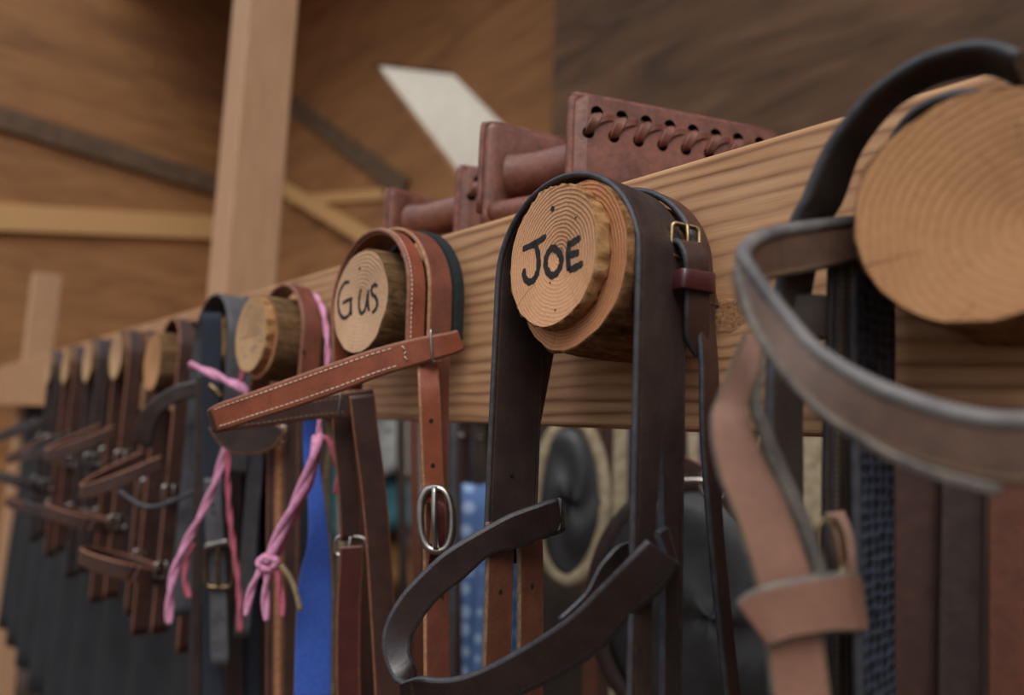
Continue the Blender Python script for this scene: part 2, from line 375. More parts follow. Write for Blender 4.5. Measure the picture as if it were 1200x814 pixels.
def stitches(parent, path, w, t, offs, side, mat, pitch=.0042, ln=.0027, r=.00045, i0=0, i1=None, name='stitching'):
    m = MB(); pth = path[i0:i1]
    for off in offs:
        acc = 0
        for a, b in zip(pth, pth[1:]):
            L = (b[0]-a[0]).length
            while acc < L:
                u = acc/L; p = a[0].lerp(b[0], u); wd = a[1].lerp(b[1], u); n = a[2].lerp(b[2], u); T = (b[0]-a[0]).normalized()
                wf = a[3]+(b[3]-a[3])*u
                c = p + wd*off*w*wf + n*side*(t/2+r*.3)
                A = Matrix((T, wd, n)).transposed().to_4x4(); A.translation = c
                m.box((-ln/2, -r, -r), (ln/2, r, r), A)
                acc += pitch
            acc -= L
    return m.build(name, mat, parent)
def holes(parent, path, t, fracs, r=.0022, side=1, off=0, name='hole_shade_disc', mat='dark_hole'):
    for f in fracs:
        m = MB(); i = min(len(path)-1, int(f*(len(path)-1))); p, wd, n, wf = path[i]
        m.disc(p + wd*off + n*side*(t/2), n, r, .0006, 12)  # dark disc on the strap as the shade of a hole
        T = wd.cross(n); m.tube([p + wd*off + n*side*(t/2) + wd*math.cos(a)*r + T*math.sin(a)*r*1.1 for a in [k*math.pi/4 for k in range(8)]], .0004, 6, True, 1)
        m.build(name, M[mat], parent)
def over(cx, cz, r, y, zl, zr, xl=None, xr=None, n=12, dy=0.0, a0=0.0, a1=0.0):
    """strap path over a peg: from bottom on the -X side up, over and down the +X side"""
    xl = cx-r if xl is None else xl; xr = cx+r if xr is None else xr
    pts = []
    for k in range(5):
        u = k/5; pts.append(Vector((xl+(cx-r-xl)*u**1.5, y+dy*(1-u), zl+(cz-zl)*u)))
    for k in range(n+1):
        a = math.pi - math.pi*k/n; pts.append(Vector((cx+r*math.cos(a), y, cz+r*math.sin(a))))
    for k in range(1, 6):
        u = k/5; pts.append(Vector((cx+r+(xr-cx-r)*u**1.5, y+dy*u, cz+(zr-cz)*u)))
    return pts
YV = (0, 1, 0)
def buckle(parent, c, ax, ay, w, h, r=.0016, mat='steel', name='buckle', prong=True, rnd=.35):
    ax, ay = Vector(ax).normalized(), Vector(ay).normalized(); an = ax.cross(ay)
    m = MB(); pts = []
    for k in range(24):
        a = k*math.pi/12; ca, sa = math.cos(a), math.sin(a); e = rnd
        x = math.copysign(abs(ca)**e, ca)*w/2; y = math.copysign(abs(sa)**e, sa)*h/2
        pts.append(c + ax*x + ay*y)
    m.tube(pts, r, 8, True, 2); o = m.build(name, M[mat], parent)
    if prong:
        m = MB(); m.tube([c - ay*h*.45 + an*r, c + an*r*2.2, c + ay*h*.52 + an*r*1.2], r*.75, 8); m.build('prong', M[mat], o)
    return o
def loopband(parent, c, wd, tn, w, t, h, mat, name='keeper', th=.0022):
    """keeper: closed band round a strap. wd strap width dir, tn strap normal, h height along the strap"""
    wd, tn = Vector(wd).normalized(), Vector(tn).normalized(); T = wd.cross(tn).normalized()
    a, b = w/2+th*.7, t/2+th*.7
    base = [(a, 0), (a*.97, b*.8), (a*.75, b), (0, b), (-a*.75, b), (-a*.97, b*.8), (-a, 0), (-a*.97, -b*.8), (-a*.75, -b), (0, -b), (a*.75, -b), (a*.97, -b*.8)]
    pts = smooth([c + wd*x + tn*y for x, y in base], 3, True)
    m = MB(); rings = []
    n = len(pts)
    for i, p in enumerate(pts):
        tg = (pts[(i+1) % n]-pts[i-1]).normalized(); nn = tg.cross(T)
        sec = [(-.5, -.3), (-.42, -.5), (.42, -.5), (.5, -.3), (.5, .3), (.42, .5), (-.42, .5), (-.5, .3)]
        rings.append([p + T*x*h + nn*y*th for x, y in sec])
    m.quadgrid(rings, None, True, None, loop=True); return m.build(name, mat, parent)

# ================================================================= SETTING
def struct(name, mb, mat): return tag(mb.build(name, mat), kind='structure')
m = MB(); m.box((-30, -30, -.1), (30, 30, 0)); struct('floor', m, M['floor'])
XW, YW, ZW = -8.0, 3.0, 4.2
def prism(mb, pts, d, mat=0):
    d = Vector(d); n = len(pts)
    mb.quadgrid([[Vector(p) for p in pts], [Vector(p)+d for p in pts]], None, True, None, smooth=False)
ZW = 7.0
TL, TR, BR, BL = P(436, 74, YW), P(528, 84, YW), P(668, 225, YW), P(552, 228, YW)
m = MB(); v3 = lambda x, z: Vector((x, YW, z))
prism(m, [v3(XW, 0), v3(BL.x, 0), BL, TL, v3(TL.x, ZW), v3(XW, ZW)], (0, .08, 0))
prism(m, [v3(TL.x, ZW), TL, TR, v3(TR.x, ZW)], (0, .08, 0))
prism(m, [v3(BL.x, 0), v3(BR.x, 0), BR, BL], (0, .08, 0))
prism(m, [v3(BR.x, 0), v3(5, 0), v3(5, ZW), v3(TR.x, ZW), TR, BR], (0, .08, 0))
struct('wall_back', m, M['wall'])
m = MB(); prism(m, [TL, TR, BR, BL], (0, .006, 0)); o = struct('wall_pane', m, M['frost']); o.location.y += .03  # translucent pane filling the slanted opening in the wall
m = MB(); m.box((-2.62, 2.6, 1.7), (5, 2.66, 6.7)); struct('added_dark_wall', m, M['darkwall'])  # added wall; its dark boards stand in for a dark ceiling
m = MB(); m.box((-2.62, 2.6, 0), (5, 2.66, 1.7)); struct('shade_wall_lower', m, M['backdrop'])  # added lower wall, coloured dark for the shade down there
m = MB(); m.box((XW-.08, -2.5, 0), (XW, YW, ZW)); struct('wall_left', m, M['wall'])
def rz(y): return 6.3 + y*.2
m = MB(); prism(m, [(XW-.1, 1.0, rz(1.0)), (XW-.1, YW+.3, rz(YW+.3)), (XW-.1, YW+.3, rz(YW+.3)+.05), (XW-.1, 1.0, rz(1.0)+.05)], (13.2, 0, 0)); struct('ceiling', m, M['roof'])
# girts and diagonal boards on the walls
def board(a, b, wd, mat, y=YW, th=.04, name='wall_board'):
    a, b = Vector(a), Vector(b); T = (b-a).normalized(); n = Vector((0, 1, 0)); s_ = T.cross(n).normalized()*wd/2
    m = MB(); prism(m, [a-s_, b-s_, b+s_, a+s_], (0, -th, 0)); return m.build(name, M[mat])
tag(board(P(322, 108, YW), P(478, 222, YW), .17, 'greywood', name='diagonal_brace'), 'weathered grey diagonal brace on the back wall just right of the post', 'brace')
tag(board(P(330, 218, YW-.05), P(520, 330, YW-.05), .14, 'girt', y=YW, th=.05, name='diagonal_brace'), 'pale tan diagonal brace low on the back wall, behind the stirrups', 'brace')
tag(board(P(338, 236, YW), P(452, 228, YW), .10, 'girt', th=.03, name='wall_girt'), 'narrow tan horizontal girt on the back wall right of the post', 'girt')
def boardX(p1, p2, wd, mat, name):
    def PXq(px, py): d = ray(px, py); return C0 + d*((XW)/d.x)
    a, b = PXq(*p1), PXq(*p2); T = (b-a).normalized(); s_ = T.cross(Vector((1, 0, 0))).normalized()*wd/2
    m = MB(); prism(m, [a-s_, b-s_, b+s_, a+s_], (.05, 0, 0)); return m.build(name, M[mat])
tag(boardX((-60, 252), (300, 270), .26, 'girt', 'wall_girt'), 'pale tan horizontal girt on the wall left of the post', 'girt')
tag(boardX((-60, 120), (300, 232), .22, 'greywood', 'diagonal_brace'), 'weathered brown diagonal brace on the wall left of the post', 'brace')
# barn post behind the beam
def at_col(px, Y): p = P(px, 300, Y); return p.x
m = MB(); xp = at_col(299, .72); m.box((xp-.068, .62, 0), (xp+.068, .76, 5.2), bev=.006)
tag(m.build('barn_post', M['post']), 'upright square pale wooden post standing behind the beam', 'post')
# shade partition of added dark boards, darkening the space under the rack
m = MB(); m.box((-6.5, 1.9, 0), (3.5, 1.96, 1.62)); tag(m.build('shade_backdrop', M['backdrop']), 'added low dark boards for the shade, a partition behind the hanging tack', 'backdrop')

# ---------------------------------------------------------------- the beam
m = MB(); m.box((-4.4, YB, ZB), (.9, YB+.089, ZT), bev=.004)
tag(m.build('wooden_beam', M['beam']), 'long pale pine beam with grain lines and knot, carrying the log pegs', 'beam')
for x, lb in ((.62, 'square post holding up the near end of the pine beam'), (-4.3, 'square post holding up the far end of the pine beam')):
    m = MB(); m.box((x-.06, YB+.0895, 0), (x+.06, YB+.21, ZT+.5), bev=.004); tag(m.build('beam_post', M['post']), lb, 'post')

# ---------------------------------------------------------------- log pegs
def wob(a, amp, sd): return 1 + amp*(noise.noise(Vector((math.cos(a)*1.6+sd, math.sin(a)*1.6, sd*2.1))) + .35*noise.noise(Vector((math.cos(a)*5, math.sin(a)*5, sd))))
def log_mb(c, r, y0, y1, sd=0, amp=.05, rough=.0, nseg=72, bevel=.0015, face=1):
    """log running along local Y from y0 (front) to y1; c = (x, z) centre"""
    mb = MB(); rings = []
    ys = [y0, y0, y0+bevel] + [y0+bevel+(y1-y0-bevel)*k/6 for k in range(1, 7)]
    for i, y in enumerate(ys):
        ring = []
        for k in range(nseg):
            a = -2*math.pi*k/nseg; rr = r*wob(a, amp, sd)
            if i == 0: rr -= bevel*1.0
            if i >= 2: rr += rough*noise.noise(Vector((math.cos(a)*9, y*90, math.sin(a)*9)))
            if i == 1: rr -= bevel*.3
            ring.append(Vector((c[0]+rr*math.cos(a), y, c[1]+rr*math.sin(a))))
        rings.append(ring)
    rings = rings[0:1] + rings[2:]
    R = mb.quadgrid(rings, None, True, [0]*nseg, caps=True, capmat=face)
    return mb
PEG = {}
def shear(mb, L, cx, cz, s):
    for v in mb.bm.verts:
        f = max(0, min(1, -v.co.y/L)); v.co.y += v.co.x*s*f
    mb.bm.transform(Matrix.Translation((cx, YB, cz)))
def peg(name, cx, cz, yf, r, label, slice_=None, yaw=0, logface='grain_log', barkm='bark', amp=.05, sd=0, off=(0, 0)):
    o = empty('log_peg', (cx, YB, cz), label, 'peg', 'sawn log pegs along the beam')
    Mx = Matrix.Translation((cx, YB, cz)); sh = math.tan(yaw)
    L = YB-yf
    mb = log_mb(off, r, -L, .0006, sd, amp, .002); shear(mb, L, cx, cz, sh)
    mb.build('log', [M[barkm], M[logface]], o)
    if slice_:
        r2, th, so, gm, sd2 = slice_
        mb = log_mb(so, r2, -L-th, -L-.0004, sd2, .045, .0035, 96, .001); shear(mb, L, cx, cz, sh)
        mb.build('log_slice', [M['bark_light'], M[gm]], o)
        L += th
    PEG[name] = (Mx, L, sh); return o
def on_face(name, px, py):
    Mx, L, sh = PEG[name]; n = Vector((sh, -1, 0)).normalized(); o = Mx @ Vector((0, -L, 0)); return PN(px, py, o, n), n
def ink(name, peg_o, strokes, wd, mat, label=None, taper=True):
    mb = MB()
    for st in strokes:
        closed = st[0] == 'o'; pts = st[1:] if closed else st
        q = [on_face(name, *p) for p in pts]; n = q[0][1]; P3 = smooth([a for a, _ in q], 5, closed)
        path = []; N = len(P3)
        for i, p in enumerate(P3):
            a = P3[(i-1) % N] if closed else P3[max(0, i-1)]; b = P3[(i+1) % N] if closed else P3[min(N-1, i+1)]
            T = (b-a).normalized(); w = T.cross(n).normalized()
            f = 1.0 + .12*math.sin(i*1.7); 
            if not closed and taper: f *= min(1, .72+.28*min(i, N-1-i)/3)
            path.append((p+n*.00005, w, n, f))
        if closed: path.append(path[0])
        mb.ribbon(path, wd, .0004, 0)
    o = mb.build('lettering', M[mat], peg_o)
    if label: o['label'] = label
    return o
# JOE
JY = math.radians(-9)
c_ = P(667, 312, .322)
joe = peg('joe', c_.x-.001, c_.z+.0005, .322, .0565, 'double-disc log peg with JOE painted in black', (.0475, .0125, (-.0055, .0055), 'grain_joe', 3.3), JY, 'grain_log', 'bark', .05, 1.2)
mb_j = [[(612.7, 291.8), (627.6, 285), (640.2, 276.5)], [(627, 284), (630.8, 299), (630.8, 315), (626.2, 327), (619.5, 330), (614.5, 324), (614.6, 314.5)],
        ['o', (648.6, 290.5), (656.5, 298), (657.8, 308), (653, 319), (646, 322.5), (640, 314), (640, 303), (643.5, 294.5)],
        [(667.3, 281.4), (665.8, 299), (666.6, 317)], [(666.8, 286.8), (673, 283), (680.3, 278.2)], [(666, 299.6), (672, 297.5), (678.6, 295.6)], [(667, 316.4), (675, 313), (683.3, 308)]]
ink('joe', joe, mb_j, .0050, 'ink', 'JOE in thick black brush letters')
def nail(name, po, px, py, r=.0018, nm='nail_hole', h=.001):
    p, n = on_face(name, px, py); mb = MB(); mb.disc(p, n, r, h); return mb.build(nm, M['dark_hole'], po)
nail('joe', joe, 647.8, 244.5, .0019)
for q in ((651, 383-20), (675, 255), (645, 331)): nail('joe', joe, *q, .0006)
# GUS
g_ = P(421, 353, .318)
gus = peg('gus', g_.x, g_.z, .318, .050, 'log peg with Gus painted in black under the tan browband bridle', None, 0, 'grain_gus', 'bark_dark', .05, 4.1)
ink('gus', gus, [[(409.5, 330.5), (404, 331.5), (399, 340), (396.4, 352), (397.8, 366), (403, 372.5), (409.5, 368), (411, 357), (411, 351)], [(401.6, 355), (407, 352), (413.4, 349.5)], [(411.3, 351), (411.8, 369)],
    [(423.2, 337.8), (421, 350), (421, 360), (423.2, 367), (427.5, 363), (430.5, 350), (431.6, 339.2)], [(431.4, 345), (431.2, 356), (432.6, 364.5)],
    [(442.4, 335.8), (439, 333.5), (435.8, 337.5), (436, 344), (440, 348), (442.2, 355), (440.4, 362), (436, 366.4)]], .0040, 'ink', 'Gus in black brush letters')
nail('gus', gus, 421.9, 314.5, .0015)
t_ = P(294, 394, .316)
thd = peg('third', t_.x, t_.z, .327, .051, 'double-disc log peg with two lines of faded handwriting', (.0475, .011, (-.003, .003), 'grain_old', 6.6), 0, 'grain_log', 'bark_dark', .05, 2.7)
ink('third', thd, [[(284, 392), (286, 375), (289, 366), (293, 372), (292, 388), (287, 396)], [(295, 384), (298, 388), (301, 382), (302, 390), (305, 384), (307, 396), (303, 400)], [(281, 397), (290, 395), (305, 390)],
    [(286, 404), (286, 417), (290, 416)], [(291, 407), (294, 412), (297, 405), (295, 420)], [(299, 402), (299, 414)], [(297, 407), (303, 405)], [(290, 362), (294, 358), (297, 361)]], .0018, 'ink_faded', 'faded scribbled handwriting')
DX = -.262
p4x = t_.x-.215
peg('fourth', p4x+.004, 1.600, .345, .042, 'log peg wholly wrapped by grey and black halter straps', None, 0, 'grain_old', 'bark_dark', .05, 8.2)
p5 = P(178, 424, .322)
peg('fifth', p5.x, p5.z, .322, .050, 'brown weathered log peg beside two draped brown straps', None, 0, 'grain_right', 'bark_dark', .05, 9.7)
for k in range(1, 5): 
    o = peg('far%d' % k, p5.x+DX*k, 1.605, .322, .048, ['log peg next beyond the weathered brown one', 'log peg with a single brown strap, third from the far end', 'log peg second from the far end of the beam', 'log peg at the far end of the beam'][k-1], None, 0, 'grain_old', 'bark_dark', .05, 11+k)
r_ = P(1143, 242, .318)
peg('right', r_.x, r_.z, .318, .049, 'large near log peg above the dusty dark bridle', None, 0, 'grain_right', 'bark', .04, 5.9)

# ================================================================= JOE'S BRIDLE
t = empty('black_bridle', (-.309, .345, 1.30), 'black leather bridle hanging over the JOE peg, its browband looping forward', 'bridle')
cx, r = -.309, .0635; cz = P(673, 197, .317).z - r - .002
jy, jw = .3435, .051
full = over(cx, cz, r, jy, 1.426, 1.20, cx-r-.001, cx+r-.001)
pth = mkpath(full, YV, 1.0, 4)
crown = strap('crown_strap', t, pth, jw, .0042, [M['blk'], M['edge_blk']])
cut = MB(); prism(cut, [(cx+.03, jy+a, b) for a, b in ((0, 1.508), (-.0012, 1.49), (-.0045, 1.45), (-.0065, 1.40), (-.007, 1.19), (.008, 1.19), (.0065, 1.40), (.0035, 1.45), (.0008, 1.49))], (.08, 0, 0))
cut = cut.build('cutter', [M['edge_blk'], M['edge_blk']])
md = crown.modifiers.new('b', 'BOOLEAN'); md.operation = 'DIFFERENCE'; md.object = cut; md.solver = 'EXACT'; md.material_mode = 'TRANSFER'
bpy.context.view_layer.update(); dg = bpy.context.evaluated_depsgraph_get()
nm = bpy.data.meshes.new_from_object(crown.evaluated_get(dg)); nm.set_sharp_from_angle(angle=math.radians(40)); crown.modifiers.clear(); crown.data = nm; bpy.data.objects.remove(cut)
holes(crown, mkpath([(cx-r, jy, 1.47), (cx-r, jy, 1.455)], YV), .0042, [.4], .0014, -1 if False else 1, -.004)
# left branch splits in two
zL = [1.430, 1.424, 1.41, 1.36, 1.28, 1.20]
for i, (yo, w, y2) in enumerate(((-.01275, .0255, -.0155), (.01275, .0255, .0185))):
    pts = [(cx-r+.0002+k*.0016, jy+yo+(y2-yo)*(k/5)**1.0*1.2, z) for k, z in enumerate(zL)]
    pp = mkpath(pts, YV); b = strap('cheek_strap', t, pp, w, .0042, [M['rawbrown'], M['edge_pale']]); b['label'] = 'worn reddish brown split end of the strap'
    holes(b, pp, .0038, [.38, .52, .7, .86], .0016, 1); holes(b, pp, .0038, [.38, .52, .7, .86], .0016, -1)
# browband loop: left fold, out and below the frame, back to the right fold
E1 = [((652, 583), (656, 621), .487), ((640, 587), (640, 627), .481), ((600, 601), (606, 642), .474), ((566, 619), (572, 651), .468), ((530, 641), (538, 680), .462), ((498, 668), (512, 702), .457), ((470, 698), (492, 728), .452), ((452, 735), (478, 758), .447), ((456, 775), (484, 786), .44),
      ((492, 792), (508, 826), .433), ((545, 790), (556, 832), .425), ((610, 760), (628, 806), .415), ((668, 722), (694, 768), .395), ((706, 684), (740, 722), .384), ((738, 652), (772, 696), .377), ((766, 624), (788, 668), .376)]
pp, w = edges([(Q(a[0], a[1], d), Q(b[0], b[1], d)) for a, b, d in E1], 5)
br = strap('browband', t, pp, w, .0046, [M['blk_shine'], M['edge_blk']])
stitches(br, pp, w, .0046, (-.36,), 1, M['thread_blk'], .0045, .003, .0004, 45, None)
stitches(br, pp, w, .0046, (-.36,), -1, M['thread_blk'], .0045, .003, .0004, 45, None)
# wrapped ends
E2 = [((652, 583), (656, 621), .488), ((656, 588), (659, 622), .496), ((648, 592), (650, 626), .508), ((618, 602), (620, 636), .528), ((585, 612), (588, 646), .524), ((570, 620), (572, 652), .508)]
pp, w2 = edges([(Q(a[0], a[1], d), Q(b[0], b[1], d)) for a, b, d in E2], 5); strap('browband_fold', t, pp, w2, .0042, [M['blk_shine'], M['edge_blk']])
E3 = [((766, 624), (788, 668), .377), ((779, 617), (792, 664), .388), ((777, 622), (786, 662), .425), ((752, 636), (756, 676), .437), ((730, 634), (740, 668), .437), ((712, 652), (724, 690), .432), ((688, 690), (706, 716), .428), ((655, 722), (676, 752), .424)]
pp, w3 = edges([(Q(a[0], a[1], d), Q(b[0], b[1], d)) for a, b, d in E3], 5); strap('browband_fold', t, pp, w3, .0042, [M['blk_shine'], M['edge_blk']])
# second, narrower strap behind with buckle, keeper and pointed tip
y2, w2 = .380, .020
a2 = over(cx+.0035, cz-.001, r+.0028, y2, 1.40, 1.58, cx-r-.008, cx+r+.011, dy=-.034); a2[-5:] = [Vector((q.x, y2, q.z)) for q in a2[-5:]]
pp = mkpath(a2, YV); th = strap('throat_strap', t, pp, w2, .0045, [M['brn_dark'], M['edge_blk']]); th['label'] = 'narrow dark brown strap with buckle behind the wide one'
bx = cx+r+.012
pp = mkpath([(bx-.001, y2-.004, 1.595), (bx-.002, y2-.003, 1.57), (bx, y2-.002, 1.54), (bx+.001, y2-.002, 1.50), (bx+.004, y2, 1.44), (bx+.010, y2+.002, 1.38), (bx+.018, y2+.004, 1.30), (bx+.024, y2, 1.2)], [(.1, 1, 0)]*4+[(-.1, 1, 0)]*4)
strap('lower_strap', t, pp, .0175, .0042, [M['brn_dark'], M['edge_blk']])
# looped tip through the buckle
k0 = P(803, 285, .378)
tipp = [Q(797, 300, .437), Q(800, 286, .434), Q(808, 287, .428), Q(815, 303, .424), Q(817, 330, .424), Q(817, 365, .425), Q(817, 395, .428), Q(819, 417, .43)]
pp = mkpath(tipp, (.35, .9, 0), [1, 1, 1, 1, 1, 1, .95, .35]); strap('strap_tip', t, pp, .0185, .0042, [M['brn_dark'], M['edge_blk']])
bk = buckle(t, Q(803, 283, .432), Vector((.55, .83, -.12)), Vector((-.05, .1, 1)), .0185, .022, .0017, 'brass', rnd=.3)
loopband(t, Q(811, 331, .427), (.35, .93, -.02), (.93, -.35, 0), .021, .012, .0125, M['oxblood'])

# ================================================================= GUS'S BRIDLE
gx, gz = g_.x, g_.z
t = empty('brown_bridle', (gx, .345, 1.30), 'chestnut bridle with white-stitched browband sticking out, hanging over the Gus peg', 'bridle')
RG = P(449, 272, .356).z - gz
top = over(gx, gz, RG-.006, .357, 1.53, 1.25, gx-RG+.006, gx+RG+.022)
pp = mkpath(top, YV, 1, 4); o = strap('crown_strap', t, pp, .026, .0042, [M['brn'], M['edge_tan']])
holes(o, pp, .0042, [.86, .9], .0016, -1); holes(o, pp, .0042, [.86, .9], .0016, 1)
inn = over(gx-.001, gz, RG-.011, .3355, 1.54, 1.552, gx-RG+.02, gx+RG-.009)
pp = mkpath(inn, YV, 1, 4); o = strap('stitched_strap', t, pp, .0195, .0048, [M['brn_red'], M['edge_brn']]); o['label'] = 'red-brown strap with cream stitching'
stitches(o, pp, .0195, .0048, (-.32,), 1, M['thread'], i0=20, i1=84); stitches(o, pp, .0195, .0048, (-.32,), -1, M['thread'], i0=20, i1=84)
mid = over(gx+.004, gz, RG-.004, .348, 1.50, 1.52, gx-RG+.01, gx+RG+.001)
fl = over(gx, gz+.001, RG-.006, .378, 1.59, 1.576, gx-RG+.006, gx+RG-.006)
o = strap('felt_pad', t, mkpath(fl, YV, 1, 4), .012, .0075, [M['felt'], M['felt']]); o['label'] = 'dark green felt padding'
# cheek strap with holes into the chrome buckle
A = [Q(501, 420, .590), Q(502, 440, .582), Q(503, 462, .574), Q(505, 510, .572), Q(507, 560, .572), Q(509, 588, .572)]
pp = mkpath(A, (.3, .95, 0), 1, 6); o = strap('cheek_strap', t, pp, .019, .0042, [M['brn_red'], M['edge_tan']]); holes(o, pp, .0042, [.55, .75], .0016, -1); holes(o, pp, .0042, [.55, .75], .0016, 1)
stitches(o, pp, .019, .0042, (-.4,), 1, M['thread_tan'], .0036, .002, .0004); stitches(o, pp, .019, .0042, (-.4,), -1, M['thread_tan'], .0036, .002, .0004)
A = [Q(512, 584, .566), Q(514, 600, .560), Q(513, 632, .562), Q(510, 665, .570), Q(510, 710, .575), Q(512, 780, .58), Q(513, 850, .58)]
pp = mkpath(A, (.3, .95, 0), [.7, .75, .85, 1, 1, 1, 1], 6); o = strap('cheek_strap', t, pp, .0165, .004, [M['oxblood'], M['edge_brn']])
bc = Q(511, 608, .560)
buckle(t, bc, Vector((.74, .67, 0)), Vector((-.12, .0, 1)), .0265, .050, .0034, 'steel', 'chrome_buckle', True, .8)
# near-left branches
for (pts, w, mt, dd, nm) in (([(424, 462), (428, 500), (436, 560), (442, 620), (447, 695), (452, 780), (456, 860)], .024, 'brn_dark', .66, 'cheek_strap'),
                       ([(400, 470), (403, 520), (408, 570), (411, 632)], .021, 'brn_dark', .70, 'cheek_strap')):
    pp = mkpath([Q(x, y, dd) for x, y in pts], (.35, .94, 0)); o = strap(nm, t, pp, w, .004, [M[mt], M['edge_brn']])
pp = mkpath([Q(x, y, .69) for x, y in ((412, 640), (412, 648), (411, 670), (409, 700), (408, 780), (410, 850))], (.55, .84, 0)); strap('cheek_strap', t, pp, .024, .005, [M['oxblood'], M['edge_brn']])
buckle(t, Q(411, 640, .70), Vector((.74, .67, 0)), Vector((0, 0, 1)), .032, .020, .0022, 'steel', 'chrome_buckle', True, .5)
# browband: front half stitched, tip at the left, dark rear half
E1 = [((536, 386), (542, 411), .588), ((525, 389), (529, 416), .583), ((508, 392), (512, 421), .578), ((486, 396), (492, 427), .578), ((440, 408), (446, 441), .575), ((390, 425), (396, 460), .575), ((340, 443), (344, 478), .578), ((295, 459), (300, 492), .582), ((262, 470), (270, 502), .588), ((249, 476), (258, 505), .594)]
pp, w = edges([(Q(a[0], a[1], d), Q(b[0], b[1], d)) for a, b, d in E1], 6)
bb = strap('browband', t, pp, w, .0045, [M['brn_red'], M['edge_brn']]); n = len(pp)
for sd_ in (1, -1): stitches(bb, pp, w, .0045, (.34, -.30), sd_, M['thread'], .0046, .003, .0005, 22, n-2)
# stitched end of the browband turn-back
pts = [Q(470, 404, .5735), Q(476, 411, .5735), Q(473, 416, .5735), Q(478, 423, .5735)]
m = MB(); 
for a, b in zip(pts, pts[1:]): m.tube([a.lerp(b, .15), a.lerp(b, .85)], .0005, 6, sub=1)
m.build('stitching', M['thread'], bb)
E2 = [((249, 476), (258, 505), .594), ((245, 480), (252, 507), .600), ((247, 484), (256, 507), .608), ((262, 484), (270, 504), .617), ((310, 476), (316, 499), .638), ((360, 466), (364, 492), .660), ((410, 458), (413, 488), .675), ((438, 455), (440, 482), .68)]
pp, w = edges([(Q(a[0], a[1], d), Q(b[0], b[1], d)) for a, b, d in E2], 5)
b2 = strap('browband_rear', t, pp, w, .0045, [M['brn_dark'], M['edge_brn']]); b2['label'] = 'dark brown rear half of the browband'
for sd_ in (1, -1): stitches(b2, pp, w, .0045, (.28, -.28), sd_, M['thread_tan'], .0050, .003, .0005, 12, 30)
def ringband(parent, px, py, dep, w, h, mat='steel', tilt=.2, name='metal_keeper', r=.0011):
    c = Q(px, py, dep); ax = Vector((.1, .99, 0)); m = MB(); a, b = w/2, h/2
    up = (Z + CR*tilt).normalized(); dr = CF.cross(up).normalized(); dr = (dr*.35+CF*.9).normalized()
    m.tube([c+dr*a+up*b*.9, c+dr*a*.6+up*b, c-dr*a*.6+up*b, c-dr*a+up*b*.9, c-dr*a-up*b*.9, c-dr*a*.6-up*b, c+dr*a*.6-up*b, c+dr*a-up*b*.9], r, 8, True, 3)
    return m.build(name, M[mat], parent)
ringband(t, 511, 405, .583, .016, .026, tilt=-.12)
ringband(t, 404, 471, .677, .016, .026, tilt=.05)

# ================================================================= STIRRUPS ON THE BEAM
def rounded_panel(a, b, zt, zb, th, n, rad=.006, flare=0.0, nx=14):
    """upright leather panel from a to b (ground points, Vector x,y), rounded rim"""
    mb = MB(); T = Vector((b.x-a.x, b.y-a.y, 0)); L = T.length; T.normalize(); N = Vector((T.y, -T.x, 0))
    rings = []
    for i in range(nx+1):
        u = i/nx; x = u*L; e = min(x, L-x); k = 1 if e > rad else math.sqrt(max(.02, 1-(1-e/rad)**2)); e2 = rad*(1-k)
        hh = th/2*(.35+.65*k)
        bow = flare*math.sin(u*math.pi)
        sec = []
        zs = [zb, zb+.01, (zb+zt)/2, zt-rad, zt-rad*.35]
        for z in zs: sec.append(Vector((a.x, a.y, z-(e2 if z > zb+.02 else 0))) + T*x + N*(hh+bow))
        sec.append(Vector((a.x, a.y, zt-e2)) + T*x + N*(hh*.6+bow)); sec.append(Vector((a.x, a.y, zt-e2)) + T*x + N*(-hh*.6+bow))
        for z in reversed(zs): sec.append(Vector((a.x, a.y, z-(e2 if z > zb+.02 else 0))) + T*x + N*(-hh+bow))
        rings.append(sec)
    mb.quadgrid(rings, None, True, None); return mb, T, N, L
